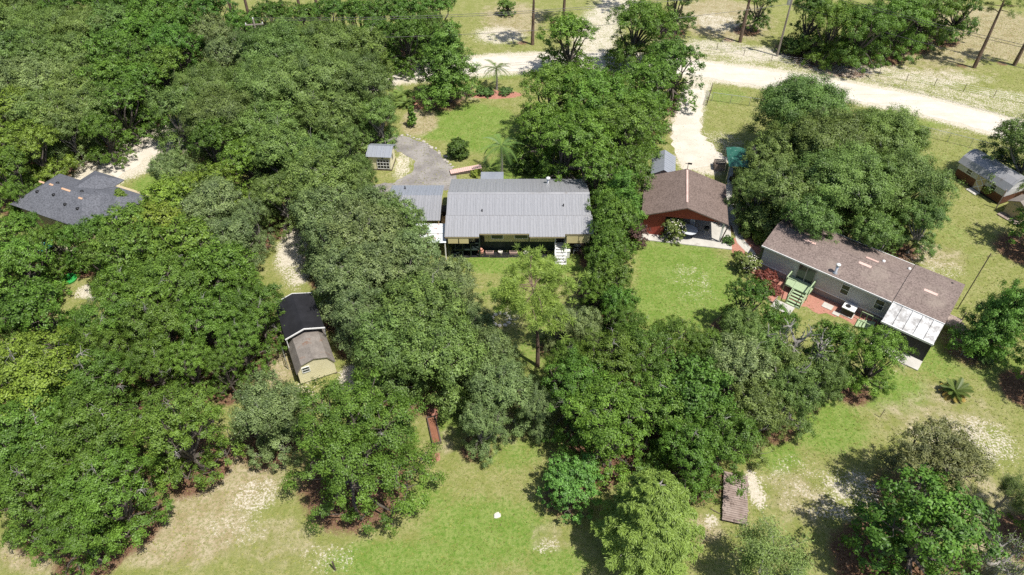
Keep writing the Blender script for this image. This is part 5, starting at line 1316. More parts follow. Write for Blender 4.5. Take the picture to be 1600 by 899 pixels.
# green deck and stair
dk = MB().box(3.3, 5.6, -1.15, 0.28, 0.70, 0.78).build('deck', 'pale_green', h)
dme = B(3.28, 5.62, 0, 0.135, 0.785, 0.815).mesh('deck_board'); dme.materials.append(M['pale_green'])
for i in range(10): inst(dme, 'deck_board', dk, (0, -1.14 + 0.143 * i, 0))
for a in (3.34, 5.54):
    for b_ in (-1.1, 0.2):
        MB().box(a - 0.05, a + 0.05, b_ - 0.05, b_ + 0.05, 0, 1.65).build('deck_post', 'pale_green', dk)
    MB().box(a - 0.05, a + 0.05, -1.1, 0.2, 1.6, 1.68).build('handrail', 'pale_green', dk)
MB().box(3.34, 4.2, -1.14, -1.06, 1.6, 1.68).build('handrail', 'pale_green', dk)
for i in range(5):
    MB().box(4.32, 5.46, -1.17 - 0.28 * (i + 1), -1.17 - 0.28 * i - 0.06, 0.64 - 0.145 * i - 0.05, 0.64 - 0.145 * i).build('tread', 'pale_green', dk)
for a in (4.26, 5.52):
    MB().prism([(-1.15, 0.75), (-1.15, 0.5), (-2.45, -0.02), (-2.6, 0.06)], 'x', a - 0.03, a + 0.03).build('stringer', 'pale_green', dk)
    MB().tube([(a, -1.12, 1.64), (a, -2.5, 0.95)], 0.045, 5).build('handrail', 'pale_green', dk)
    MB().box(a - 0.045, a + 0.045, -2.54, -2.45, 0, 0.95).build('stair_post', 'pale_green', dk)
# awning and screened porch
for i in range(5):
    x = 11.95 + i * 0.84
    m = MB(); m.slab((x, -2.15, 2.32), (x + 0.82, -2.15, 2.32), (x + 0.82, 0.12, 2.86), (x, 0.12, 2.86), 0.03); m.slab((x + 0.02, -2.15, 2.37), (x + 0.10, -2.15, 2.37), (x + 0.10, 0.1, 2.91), (x + 0.02, 0.1, 2.91), 0.05)
    m.build('awning_panel', 'awning', h)
MB().box(11.93, 16.17, -2.22, -2.14, 2.2, 2.38).build('awning_gutter', 'white', h)
MB().box(12.0, 16.1, -3.3, 0.3, 0.0, 0.12).build('porch_slab', 'concrete', h)
for i in range(5):
    a = 12.05 + i * 1.0
    MB().box(a - 0.04, a + 0.04, -2.05, -1.97, 0.12, 2.3).build('screen_post', 'black', h)
for i in range(4):
    a = 12.10 + i * 1.0
    MB().box(a, a + 0.9, -2.02, -2.0, 0.15, 2.25).build('screen_panel', 'screen', h)
MB().box(12.03, 12.05, -1.95, 0.3, 0.15, 2.3).build('screen_panel', 'screen', h); MB().box(16.04, 16.06, -1.95, 0.3, 0.15, 2.3).build('screen_panel', 'screen', h)
# stoop at the far gable end
sp2 = MB().box(16.2, 17.3, 3.0, 4.6, 0.6, 0.7).build('stoop', 'wood_old', h)
for i in range(3): MB().box(17.3 + i * 0.28, 17.56 + i * 0.28, 3.1, 4.5, 0.42 - 0.18 * i, 0.47 - 0.18 * i).build('tread', 'wood_old', sp2)
for (a, b_) in ((17.25, 3.05), (17.25, 4.55)): MB().box(a - 0.05, a + 0.05, b_ - 0.05, b_ + 0.05, 0, 1.5).build('stoop_post', 'wood_old', sp2)

def hloc(x, y, z=0, o=(23.37, 50.87), a=math.radians(-39.6)):
    return (o[0] + x * math.cos(a) - y * math.sin(a), o[1] + x * math.sin(a) + y * math.cos(a), z)
RA = math.radians(-39.6)
# air conditioner by the grey home
h = empty('air_conditioner', hloc(9.1, -0.35), RA, 'boxy air conditioner with a white top beside the grey home', 'air conditioner')
MB().box(-0.6, 0.6, -0.5, 0.5, 0.0, 0.08).build('pad', 'concrete', h)
MB().box(-0.52, 0.52, -0.42, 0.42, 0.08, 0.78).build('casing', 'black', h)  # shade on the unit's sides is put into the casing's black colour
t_ = MB().box(-0.56, 0.56, -0.46, 0.46, 0.782, 0.86).build('lid', 'white', h)
MB().lathe([(0.24, 0.861), (0.24, 0.89), (0.03, 0.9)], 16, (-0.16, 0)).build('fan_grille', 'black', t_)
# steps with green rails at the porch
h = empty('garden_steps', hloc(11.0, -1.0), RA, 'short green-railed steps beside the white awning porch', 'steps')
for i in range(5): MB().box(-0.8 + i * 0.27, -0.55 + i * 0.27, -0.55, 0.55, 0.1 + i * 0.1, 0.15 + i * 0.1).build('tread', 'pale_green', h)
for b_ in (-0.6, 0.6):
    MB().box(-0.85, 0.7, b_ - 0.03, b_ + 0.03, 0.95, 1.02).build('handrail', 'pale_green', h)
    for a in (-0.8, -0.3, 0.2, 0.65): MB().box(a - 0.03, a + 0.03, b_ - 0.03, b_ + 0.03, 0, 0.96).build('baluster', 'pale_green', h)
for (x, y, s_, lb) in ((7.4, -0.55, 0.45, 'pale square paving slab on red mulch below the home window'), (8.35, -1.0, 0.3, 'small pale paver on red mulch in front of the air conditioner')):
    tag(MB().box(-s_, s_, -s_ * .8, s_ * .8, 0, 0.06).build('paving_slab', 'concrete', None, False, hloc(x, y), RA), lb, 'paving slab')
h = empty('mulch_planter', hloc(2.7, -2.9), RA, 'low timber-edged mulch planter at the foot of the green stair', 'planter')
MB().box(-0.65, 0.65, -0.45, 0.45, 0, 0.14).build('mulch_fill', 'mulch', h)
for (a, b_, c_, d_) in ((-0.72, 0.72, -0.53, -0.46), (-0.72, 0.72, 0.46, 0.53), (-0.72, -0.66, -0.46, 0.46), (0.66, 0.72, -0.46, 0.46)):
    MB().box(a, b_, c_, d_, 0, 0.2).build('board', 'wood_old', h)
tag(MB().box(-0.9, 0.9, -0.6, 0.6, 0, 0.08).build('concrete_pad', 'concrete', None, False, hloc(4.3, -3.3), RA), 'pale concrete pad at the bottom of the green stair', 'pad')

# ---- slate-grey hip roof on the left
h = empty('hip_roof_house', (-50.4, 57.4, 0), math.radians(-24), 'house with a slate-grey hip roof among the trees at left', 'house')
MB().box(0.5, 9.4, 0.5, 5.5, 0, 2.9).box(7.0, 11.4, 3.0, 7.0, 0, 2.85).build('wall', 'tan_wall', h)
def poly_roof(pts, faces):
    m = MB()
    for f in faces:
        P_ = [Vector(pts[i]) for i in f]
        n_ = (P_[1] - P_[0]).cross(P_[-1] - P_[0]).normalized() * 0.1
        k_ = len(P_)
        m.add([p for p in P_] + [p - n_ for p in P_], [tuple(range(k_)), tuple(range(2 * k_ - 1, k_ - 1, -1))] + [(i, i + k_, (i + 1) % k_ + k_, (i + 1) % k_) for i in range(k_)])
    return m
rf = poly_roof([(0, 0, 2.9), (9.9, 0, 2.9), (9.9, 6.0, 2.9), (0, 6.0, 2.9), (2.6, 3.0, 4.35), (7.4, 3.0, 4.35)], [(0, 1, 5, 4), (1, 2, 5), (2, 3, 4, 5), (3, 0, 4)]).build('roof', 'shingle_slate', h)
poly_roof([(3.0, 4.0, 2.91), (3.0, 7.9, 2.91), (7.2, 7.9, 2.91), (7.2, 4.0, 2.91), (5.1, 4.0, 3.87), (5.1, 6.4, 3.87)], [(1, 0, 4, 5), (3, 2, 5, 4), (2, 1, 5)]).build('roof', 'shingle_slate', h)
poly_roof([(7.4, 2.2, 2.96), (12.0, 2.2, 2.96), (12.0, 6.6, 2.96), (7.4, 6.6, 2.96), (7.4, 4.4, 3.9), (10.2, 4.4, 3.9)], [(0, 1, 5, 4), (1, 2, 5), (2, 3, 4, 5), (3, 0, 4)]).build('roof', 'shingle_slate', h)
for (x, y) in ((2.2, 1.9), (3.2, 3.6), (4.3, 2.1), (6.3, 1.6), (6.7, 3.5), (8.0, 1.6)):
    z = 2.9 + (min(y, 6 - y)) * 0.483
    lathe_part('roof_vent', 'black', rf, [(0.17, z - 0.06), (0.17, z + 0.10), (0.06, z + 0.14)], (x, y), 10)
for (x0, x1, y) in ((1.6, 2.3, 2.9), (3.0, 3.5, 2.96), (4.7, 5.9, 2.93), (7.3, 7.8, 2.6)):
    z = 2.9 + y * 0.483
    MB().slab((x0, y - 0.12, z - 0.02), (x1, y - 0.12, z - 0.02), (x1, y + 0.05, z + 0.06), (x0, y + 0.05, z + 0.06), 0.05).build('bare_strip', 'orange_wood', rf)

# ---- gambrel shed and its black cover
h = empty('gambrel_shed', (-17.17, 36.59, 0), math.radians(24.8), 'cream gambrel shed with a weathered grey-brown roof', 'shed')
W_, D_ = 2.95, 4.0
gp_ = [(0, 0.12), (W_, 0.12), (W_, 1.55), (W_ - 0.45, 2.25), (W_ / 2, 2.55), (0.45, 2.25), (0, 1.55)]
MB().prism(gp_, 'y', 0.06, D_ - 0.02).build('wall', 'pale_cream', h)
for i in range(11):
    z0 = 0.14 + i * 0.215
    z1 = z0 + 0.19
    def hw(z): return W_ / 2 if z < 1.55 else (W_ / 2 - 0.45 * (z - 1.55) / 0.7 if z < 2.25 else max(0.1, (W_ / 2 - 0.45) * (2.55 - z) / 0.3))
    a, b_ = hw(z0), hw(min(z1, 2.5))
    if z1 > 2.5: continue
    MB().prism([(W_ / 2 - a, z0), (W_ / 2 + a, z0), (W_ / 2 + b_, z1), (W_ / 2 - b_, z1)], 'y', 0.025, 0.055).build('siding_board', 'pale_cream', h)
e_ = 0.07
rp = [(-e_ - 0.05, 1.45), (0.42, 2.30), (W_ / 2, 2.62), (W_ - 0.42, 2.30), (W_ + e_ + 0.05, 1.45)]
m = MB()
for a, b_ in zip(rp[:-1], rp[1:]):
    m.slab((a[0], -0.08, a[1]), (b_[0], -0.08, b_[1]), (b_[0], D_, b_[1]), (a[0], D_, a[1]), 0.06)
m.build('roof', 'shingle_grey', h)
window(h, 0.42, 0.95, 0.02, 1.35, 1.85)
for x in (0.05, W_ - 0.05): MB().box(x - 0.1, x + 0.1, 0.0, 0.2, -0.02, 0.12).build('block', 'wood_dark', h)
h = empty('black_roof_cover', (-17.17, 36.59, 0), math.radians(24.8), 'open carport with a black gable roof behind the cream shed', 'carport')
cx, hw_, y0, y1, ez_, rz_ = 1.5, 1.62, 2.95, 7.5, 2.65, 3.2
MB().slab((cx - hw_, y0, ez_), (cx, y0, rz_), (cx, y1, rz_), (cx - hw_, y1, ez_), 0.05).slab((cx, y0, rz_), (cx + hw_, y0, ez_), (cx + hw_, y1, ez_), (cx, y1, rz_), 0.05).build('roof', 'black_roof', h)
for (ya, yb) in ((y0 - 0.07, y0 - 0.005), (y1 + 0.005, y1 + 0.06)):
    m = MB()
    m.prism([(cx - hw_ - 0.02, ez_ - 0.09), (cx, rz_ - 0.09), (cx, rz_ + 0.03), (cx - hw_ - 0.02, ez_ + 0.03)], 'y', ya, yb)
    m.prism([(cx, rz_ - 0.09), (cx + hw_ + 0.02, ez_ - 0.09), (cx + hw_ + 0.02, ez_ + 0.03), (cx, rz_ + 0.03)], 'y', ya, yb)
    m.build('trim', 'white', h)
for y in (y0 + 0.05, 5.2, y1 - 0.05):
    for x in (cx - hw_ + 0.06, cx + hw_ - 0.06):
        MB().tube([(x, y, 0), (x, y, ez_ - 0.03)], 0.04, 6).build('post', 'white', h)
tag(MB().tube([(-0.55, 0, 0), (-0.55, 0, 1.2)], 0.04, 5).tube([(-0.55, 2.6, 0), (-0.55, 2.6, 1.2)], 0.04, 5).tube([(-0.55, 0, 1.15), (-0.55, 2.6, 1.15)], 0.03, 5).tube([(-0.55, 0, .6), (-0.55, 2.6, .6)], 0.03, 5).build('pipe_rail', 'galv', None, False, (-18.1, 38.5, 0), math.radians(24.8)), 'low pipe rail left of the cream gambrel shed', 'rail')

# ---- small cream shed by the gravel drive
h = empty('cream_shed', (-16.2, 67.95, 0), math.radians(-4), 'small cream shed with a grey sheet roof on the gravel drive', 'shed')
MB().box(0, 2.5, 0, 2.3, 0.1, 1.9).prism([(0, 1.9), (2.3, 1.9), (1.15, 2.4)], 'x', 0, 2.5).build('wall', 'pale_cream', h)
MB().box(-0.05, 2.55, -0.06, 2.36, 0, 0.16).build('base', 'wood_dark', h)
sheet_roof(h, (-0.2, -0.25, 1.88), (2.72, -0.25, 1.88), (-0.2, 1.15, 2.5), 0.97, 2, 'metal_b', 0.02)
sheet_roof(h, (2.72, 2.55, 1.88), (-0.2, 2.55, 1.88), (2.72, 1.15, 2.5), 0.97, 2, 'metal_b', 0.02)
d = MB().box(0.95, 2.35, -0.05, 0.0, 0.25, 1.45).build('double_door', 'black', h)
for i in range(5): MB().box(0.95 + i * 0.34, 0.99 + i * 0.34, -0.08, -0.051, 0.25, 1.45).build('bar', 'white', d)
for z in (0.25, 0.65, 1.05, 1.41): MB().box(0.99, 2.31, -0.075, -0.052, z, z + 0.04).build('bar', 'white', d)
w_ = MB().box(2.5, 2.53, 0.8, 1.3, 0.9, 1.5).build('window', 'glass', h)
MB().lathe([(0.12, -0.02), (0.12, 0.02)], 12).build('roundel', 'black', h).location = (1.65, -0.03, 1.66)

# ---- barn-style shed upper right
h = empty('barn_shed', (49.76, 66.6), math.atan2(-0.92, 0.40), 'barn-style shed with a brown lower wall and grey-blue roof', 'shed')
Lb, Wb = 5.9, 3.0
MB().box(0, Lb, 0, Wb, 0.15, 1.1).build('wall', 'brown_wall', h)
MB().box(-0.02, Lb + 0.02, -0.03, Wb, 1.1, 1.95).build('wall', 'grey_wall', h)
MB().box(0, Lb, -0.05, 0.0, 0.0, 0.15).build('base', 'black', h)
arc = [(-0.18, 1.85), (0.25, 2.55), (0.9, 2.98), (1.5, 3.1), (2.1, 2.98), (2.75, 2.55), (Wb + 0.18, 1.85)]
m = MB()
for a, b_ in zip(arc[:-1], arc[1:]):
    m.slab((-0.2, b_[0], b_[1]), (-0.2, a[0], a[1]), (Lb + 0.2, a[0], a[1]), (Lb + 0.2, b_[0], b_[1]), 0.05)
m.build('roof', 'metal', h)
for x in (0.0, Lb - 0.06):
    MB().prism(arc[1:-1] + [(Wb, 1.93), (0.0, 1.93)], 'x', x, x + 0.06).build('gable', 'grey_wall', h)
d = MB().box(2.5, 3.5, -0.09, -0.04, 0.15, 1.9).build('door', 'tan_wall', h)
m = MB(); m.tube([(2.55, -0.1, 0.2), (3.45, -0.1, 1.0)], 0.035, 4); m.tube([(3.45, -0.1, 0.2), (2.55, -0.1, 1.0)], 0.035, 4); m.tube([(2.55, -0.1, 1.05), (3.45, -0.1, 1.85)], 0.035, 4); m.tube([(3.45, -0.1, 1.05), (2.55, -0.1, 1.85)], 0.035, 4); m.build('cross_brace', 'white', d)
window(h, 1.1, 1.7, -0.05, 1.25, 1.75); window(h, 4.2, 4.8, -0.05, 1.25, 1.75)
MB().box(2.4, 3.6, -0.9, -0.1, 0, 0.1).build('doorstep', 'concrete', h)
h = empty('tan_shed', (51.78, 59.8), math.atan2(-0.88, 0.47), 'small tan gable shed at the right edge beside the barn-style shed', 'shed')
MB().prism([(0, 0.1), (2.0, 0.1), (2.0, 1.6), (1.0, 2.1), (0, 1.6)], 'y', 0, 2.2).build('wall', 'tan_wall', h)
m = MB(); m.slab((-0.12, -0.1, 1.56), (1.0, -0.1, 2.16), (1.0, 2.3, 2.16), (-0.12, 2.3, 1.56), 0.05); m.slab((1.0, -0.1, 2.16), (2.12, -0.1, 1.56), (2.12, 2.3, 1.56), (1.0, 2.3, 2.16), 0.05); m.build('roof', 'shingle_grey', h)
MB().box(0.5, 1.5, -0.04, 0, 0.15, 1.5).build('door', 'tan_wall', h)
MB().box(-0.1, 2.1, -0.8, -0.05, 0, 0.12).build('doorstep', 'wood_old', h)
tag(MB().tube([(0, 0, 0), (0, 0, 2.4)], 0.06, 6).build('fence_post', 'wood_old', None, False, (*(51.5, 60.59), 0)), 'lone post between the barn-style shed and the tan shed', 'post')

# ------------------------------------------------------------------ small things
# ---- utility poles and wires
def utility_pole(loc, hgt, label, tf):
    h = empty('utility_pole', loc, 0.15, label, 'utility pole', 'utility poles')
    MB().tube([(0, 0, -0.2), (0, 0, hgt)], [0.16, 0.11], 8).build('post', 'pole', h)
    MB().box(-1.1, 1.1, -0.06, 0.06, hgt - 0.75, hgt - 0.62).build('crossarm', 'pole', h)
    for x in (-1.0, 0.0, 1.0):
        z = hgt - 0.62 if x else hgt
        MB().lathe([(0.05, z), (0.08, z + 0.06), (0.05, z + 0.12), (0.07, z + 0.17), (0.03, z + 0.22)], 8, (x, 0)).build('insulator', 'white', h)
    if tf:
        MB().lathe([(0.2, hgt - 2.6), (0.24, hgt - 2.55), (0.24, hgt - 1.75), (0.2, hgt - 1.68), (0.05, hgt - 1.6)], 12, (-0.38, 0)).build('transformer', 'galv', h)
    return h
PA, PB, PC = (-31.9, 86.0), (38.3, 97.3), (88.0, 62.0)
utility_pole(PA, 10.0, 'wooden utility pole with crossarm rising from the oaks at upper left', True)
utility_pole(PB, 10.0, 'wooden utility pole with a grey transformer beside the dirt road', True)
names = ('uppermost', 'middle', 'lowest')
for (A_, B_, wh) in ((PA, PB, 'over the left wood and front trees'), (PB, PC, 'running from the roadside pole to the right edge')):
    for j, (off, z) in enumerate(((0.0, 10.15), (0.95, 9.5), (-0.2, 7.6))):
        d = Vector((B_[0] - A_[0], B_[1] - A_[1], 0)); n_ = Vector((-d.y, d.x, 0)).normalized() * off
        pts = []
        for t in np.linspace(0, 1, 25):
            pts.append((A_[0] + d.x * t + n_.x, A_[1] + d.y * t + n_.y, z - 1.3 * 4 * t * (1 - t)))
        tag(MB().tube(pts, 0.028, 4).build('power_line', 'black'), names[j] + ' power line ' + wh, 'power line', 'power lines')

# ---- fences
def chain_fence(pts, hgt, label, group='fences', mesh=True, postm='galv', step=3.0, name='chain_link_fence'):
    h = empty(name, pts[0], 0, label, 'fence', group)
    o0 = Vector((*pts[0], 0))
    P_ = [Vector((*p, 0)) - o0 for p in pts]
    pm_ = MB().tube([(0, 0, 0), (0, 0, hgt + 0.05)], 0.035, 6).mesh('post'); pm_.materials.append(M[postm])
    rail = MB(); wire = MB()
    for a, b in zip(P_[:-1], P_[1:]):
        L_ = (b - a).length; u = (b - a) / L_
        n = max(1, round(L_ / step))
        for i in range(n): inst(pm_, 'post', h, tuple(a + u * (i * L_ / n)))
        up = Vector((0, 0, 1))
        if mesh:
            rail.tube([a + up * hgt, b + up * hgt], 0.025, 5, False)
            s = 0.16
            for i in range(int(L_ / s)):
                p = a + u * (i * s)
                for sg in (1, -1):
                    q0 = p + up * 0.03; q1 = p + u * (sg * hgt * 0.9) + up * hgt
                    t0 = (q1 - a).dot(u)
                    if 0 <= t0 <= L_: wire.tube([q0, q1], 0.0028, 3, False)
        else:
            for z in np.linspace(0.2, hgt, 4): wire.tube([a + up * z, b + up * z], 0.007, 3, False)
    inst(pm_, 'post', h, tuple(P_[-1]))
    if rail.v: rail.build('top_rail', postm, h)
    w_ = wire.build('wire_mesh' if mesh else 'wires', 'galv', h)
    w_['kind'] = 'stuff'
chain_fence([(26.11, 84.03), (30.63, 82.67), (40.31, 79.41), (47.65, 76.61), (52.35, 73.94), (56.47, 71.39), (62.31, 67.11)], 1.2, 'chain-link fence along the grass verge south of the dirt road')
chain_fence([(25.06, 102.05), (30.05, 99.41), (37.02, 95.63), (47.32, 92.44), (57.1, 88.28), (66.59, 83.35), (72.56, 79.41)], 1.0, 'low wire fence along the far side of the dirt road', 'fences', False, 'wood_dark', 4.0, 'wire_fence')
h = empty('field_gate', (*(25.17, 82.67), 0), math.atan2((26.77, 87.19)[1] - (25.17, 82.67)[1], (26.77, 87.19)[0] - (25.17, 82.67)[0]), 'dark tubular gate standing open beside the sand driveway', 'gate')
for z in (0.25, 0.55, 0.85, 1.15): MB().tube([(0, 0, z), (4.0, 0, z)], 0.025, 5).build('bar', 'wood_dark', h)
for x in (0.0, 2.0, 4.0): MB().tube([(x, 0, 0.1), (x, 0, 1.25)], 0.04, 5).build('post', 'wood_dark', h)
h = empty('board_fence', (*(-53.27, 71.94), 0), math.atan2((-50.27, 74.82)[1] - (-53.27, 71.94)[1], (-50.27, 74.82)[0] - (-53.27, 71.94)[0]), 'pale vertical board fence under the oaks at left', 'fence', 'fences')
bm_ = B(0, 0.2, 0, 0.03, 0.05, 1.8).mesh('board'); bm_.materials.append(M['concrete'])
for i in range(24): inst(bm_, 'board', h, (i * 0.25, 0.002 * (i % 2), 0))
MB().box(0, 6.0, 0.04, 0.08, 0.3, 0.4).box(0, 6.0, 0.04, 0.08, 1.4, 1.5).build('rail', 'wood_old', h)

# ---- palms and cycads
def frond_mesh(L, seed, leaflet=0.4, nl=26, arch=0.5, w=0.035):
    r = random.Random(seed)
    m = MB()
    pts = []
    for i in range(9):
        t = i / 8
        pts.append(Vector((L * t * (1 - 0.18 * arch * t), 0, L * (0.35 * t - arch * t * t))))
    m.tube(pts, [0.025 * (1 - 0.8 * i / 8) for i in range(9)], 4, False)
    for i in range(nl):
        t = 0.12 + 0.86 * i / nl
        k_ = min(7, int(t * 8)); p = pts[k_].lerp(pts[k_ + 1], t * 8 - k_)
        ll = leaflet * math.sin(math.pi * (0.12 + 0.8 * t)) * r.uniform(0.85, 1.1)
        for s in (-1, 1):
            e = p + Vector((ll * 0.5, s * ll * 0.85, -ll * 0.25 * arch - 0.02))
            m.add([p + Vector((-w, 0, 0)), p + Vector((w, 0, 0)), e], [(0, 1, 2)])
    me = m.mesh('frond')
    at = me.attributes.new('v', 'FLOAT', 'POINT')
    at.data.foreach_set('value', [r.uniform(0.3, 0.7)] * len(me.vertices))
    me.materials.append(M['leaf'])
    return me
def palm(name, loc, hgt, L, n, label, cat, col, seed, arch=0.7, leaflet=0.45, thick=0.13, group=None, low=0.0):
    r = random.Random(seed)
    h = empty(name, loc, 0, label, cat, group)
    if hgt > 0.3:
        MB().tube([(0, 0, -0.1), (0.04, 0, hgt * 0.5), (0, 0.05, hgt)], [thick * 1.3, thick, thick * 0.8], 8).build('trunk', 'bark_grey', h)
    else:
        MB().lathe([(thick * 1.4, 0), (thick * 1.6, hgt * 0.6), (thick, hgt + 0.15)], 9).build('trunk', 'bark', h)
    fm = [frond_mesh(L, seed + i, leaflet, 26, arch * (0.8 + 0.25 * i)) for i in range(2)]
    for i in range(n):
        t = i / n
        o = inst(fm[i % 2], 'frond', h, (0, 0, hgt), (0, r.uniform(-0.75, -0.1) * (1 - t) + (0.35 + low) * t, i * 2.399))
        s = r.uniform(0.85, 1.1); o.scale = (s, s, s)
        j = r.uniform(0.85, 1.2)
        if name == 'sago_palm' and t > 0.62 and leaflet < 0.34: o.color = (0.34 * j, 0.27 * j, 0.07 * j, 1)
        else: o.color = (col[0] * j, col[1] * j, col[2] * j, 1)
palm('palm_tree', (-2.06, 87.19), 3.0, 2.5, 16, 'young feather palm on the verge beside the dirt road', 'palm', (0.13, 0.19, 0.06), 7, 0.75, 0.5)
palm('palm_tree', (-1.16, 67.11), 3.6, 2.8, 16, 'feather palm behind the long metal-roofed house', 'palm', (0.11, 0.20, 0.05), 17, 0.85, 0.55)
palm('sago_palm', (35.58, 35.67), 0.4, 1.25, 34, 'sago palm with yellowing fronds alone on the dry lawn', 'palm', (0.10, 0.15, 0.035), 27, 0.35, 0.32, 0.22)
palm('sago_palm', (39.8, 39.78), 0.5, 1.5, 30, 'sago palm in the shade beside the short white yard post', 'palm', (0.075, 0.15, 0.04), 37, 0.35, 0.36, 0.2)
for i, (px_, lb) in enumerate((((-15.23, 84.03), 'leftmost'), ((-14.38, 85.41), 'middle'), ((-13.76, 82.84), 'lowest'))):
    palm('palmetto', px_, 0.35, 1.5, 18, lb + ' of the three palmettos where the wood meets the road', 'palmetto', (0.13, 0.20, 0.05), 47 + i, 0.4, 0.5, 0.12, 'palmettos by the road')

# ---- shrubs
SH = {'round': make_oak(300, 1.2, 2.0, 8, 20, 1.6, (0.15, 0.10), lobe=(0.40, 0.52), flat=0.8),
      'loose': make_oak(301, 1.3, 2.2, 9, 12, 1.2, (0.15, 0.09), lobe=(0.32, 0.5), flat=0.8),
      'low': make_oak(302, 1.0, 1.0, 8, 14, 1.3, (0.15, 0.08), lobe=(0.32, 0.45), flat=0.6),
      'slim': make_oak(303, 0.9, 3.6, 9, 14, 1.2, (0.20, 0.12), tiers=True, lobe=(0.45, 0.6), flat=0.9)}
def shrub(kind, loc, R, Ht, col, label, seed=1, mat=None, cat='shrub', flowers=None):
    tm, cm, r0, h0 = SH[kind][:4]
    e = empty('shrub', loc, seed * 1.3, label, cat)
    e.scale = (R / r0, R / r0, Ht / h0)
    t_ = inst(tm, 'stems', e); c = inst(cm, 'foliage', e)
    c.color = (*col, 1)
    if flowers:
        r = np.random.default_rng(seed)
        n = 110
        d = unit(r.normal(size=(n, 3)) + np.array([0, 0, 0.7]))
        p = d * np.array([r0, r0, h0 * 0.5]) * r.uniform(0.9, 1.04, (n, 1)) + np.array([0, 0, h0 * 0.5])
        inst(leaf_mesh('blossom', p, d + r.normal(size=(n, 3)) * 0.3, 0.13, 0.11, r.random(n), r, None, 0, flowers), 'blossom', e)
    return e
G1, G2, G3, G4 = (0.08, 0.15, 0.03), (0.13, 0.23, 0.04), (0.16, 0.22, 0.06), (0.10, 0.19, 0.05)
shrub('round', (-6.28, 70.56), 1.15, 2.2, G1, 'round clipped dark green bush on the back lawn', 1)
shrub('slim', (-12.3, 77.53), 0.75, 2.9, (0.12, 0.24, 0.035), 'slim bright green sapling at the lawn edge near the gravel drive', 2)
shrub('loose', (16.21, 55.62), 1.25, 2.4, G3, 'loose white-flowering shrub at the left corner of the red carport', 3, flowers='white_flower')
shrub('loose', (22.43, 50.55), 1.2, 1.9, G3, 'white-flowering shrub in the mulch at the end of the lawn', 4, flowers='white_flower')
shrub('low', (23.95, 49.1), 1.0, 1.1, (0.22, 0.075, 0.055), 'red-leaved shrub in the mulch below the grey home', 5)
shrub('low', (24.37, 47.52), 0.7, 0.8, (0.28, 0.09, 0.08), 'small red-leaved plant next to the larger red shrub', 6)
shrub('round', (24.99, 55.01), 0.85, 1.2, (0.17, 0.25, 0.035), 'round yellow-green shrub off the left end of the grey home', 7)
shrub('low', (24.11, 56.66), 1.1, 1.3, G2, 'bright low shrub between the carport path and the big oak', 8)
shrub('low', (21.66, 54.81), 0.6, 0.7, G4, 'small green clump at the corner of the carport slab', 9)
shrub('loose', (12.29, 54.4), 1.2, 2.6, (0.11, 0.065, 0.06), 'purple-leaved shrub at the left edge of the bright lawn', 10)
shrub('loose', (7.19, 53.02), 0.9, 2.0, (0.11, 0.07, 0.06), 'purple-leaved shrub at the right front corner of the metal-roofed house', 11)
shrub('low', (-3.57, 85.94), 1.2, 0.7, G4, 'green groundcover clump left of the young roadside palm', 12)
shrub('low', (-0.85, 86.12), 1.0, 0.7, G4, 'green groundcover clump right of the young roadside palm', 13)
shrub('loose', (-0.82, 112.11), 1.4, 2.4, G2, 'lone bush on the sandy ground at the top centre', 14)
shrub('low', (-4.04, 66.73), 0.6, 0.7, (0.26, 0.33, 0.05), 'yellow-green plant behind the metal roof beside the ramp', 15)
shrub('loose', (39.67, 98.55), 1.3, 1.8, G3, 'scrubby bush at the foot of the roadside utility pole', 16)
shrub('loose', (42.99, 98.13), 1.5, 1.2, (0.17, 0.19, 0.09), 'greyish scrub right of the roadside utility pole', 17)
shrub('low', (22.12, 52.63), 0.5, 0.6, G2, 'small green plant in the mulch strip beside the concrete path', 18)
shrub('loose', (5.63, 28.63), 0.9, 1.8, (0.17, 0.12, 0.11), 'pinkish dry shrub behind the small bluish-green tree', 19)
shrub('low', (1.46, 67.89), 1.4, 1.4, G1, 'dark shrub in the shade behind the metal roof', 20)
shrub('low', (31.72, 45.65), 0.5, 0.8, G3, 'small green plant right of the air conditioner', 21)

# ---- in front of the long house
h = empty('landscape_fabric', (-1.0, 52.95, 0), 0, 'strip of black landscape fabric along the front of the metal-roofed house', 'ground sheet')
for i in range(5): MB().box(-5.0 + i * 1.9, -3.12 + i * 1.9, -0.42 + 0.05 * (i % 2), 0.55, 0.006, 0.022).build('sheet', 'black', h)
def pot(loc, r_, hgt, mat, label, cat, ball=None):
    h = empty('planter', loc, 0, label, cat)
    MB().lathe([(r_ * 0.7, 0), (r_, hgt * 0.4), (r_ * 0.9, hgt * 0.85), (r_ * 1.02, hgt), (r_ * 0.8, hgt), (r_ * 0.7, hgt * 0.7)], 12).build('pot', mat, h, True)
    if ball: MB().lathe([(0.05, hgt * 0.95), (r_ * 0.6, hgt + r_ * 0.3), (r_ * 0.6, hgt + r_ * 0.7), (0.05, hgt + r_ * 1.1)], 10).build('finial', ball, h, True)
    return h
pot((-3.05, 53.2, 0.02), 0.28, 0.4, 'pink', 'pink round garden ornament of two stacked balls on black fabric', 'ornament', 'pink')
for (x, lb) in ((-2.2, 'left pale trough planter on the black fabric'), (0.15, 'right pale trough planter on the black fabric')):
    h = empty('trough_planter', (x, 53.15, 0.02), 0, lb, 'planter')
    MB().prism([(-0.14, 0), (0.14, 0), (0.18, 0.25), (-0.18, 0.25)], 'x', -0.38, 0.38).build('trough', 'pink_vent', h)
    MB().box(-0.33, 0.33, -0.13, 0.13, 0.252, 0.28).build('soil', 'wood_dark', h)
pot((-1.15, 53.2, 0.02), 0.24, 0.26, 'stone', 'squat pale stone pot between the two trough planters', 'planter')
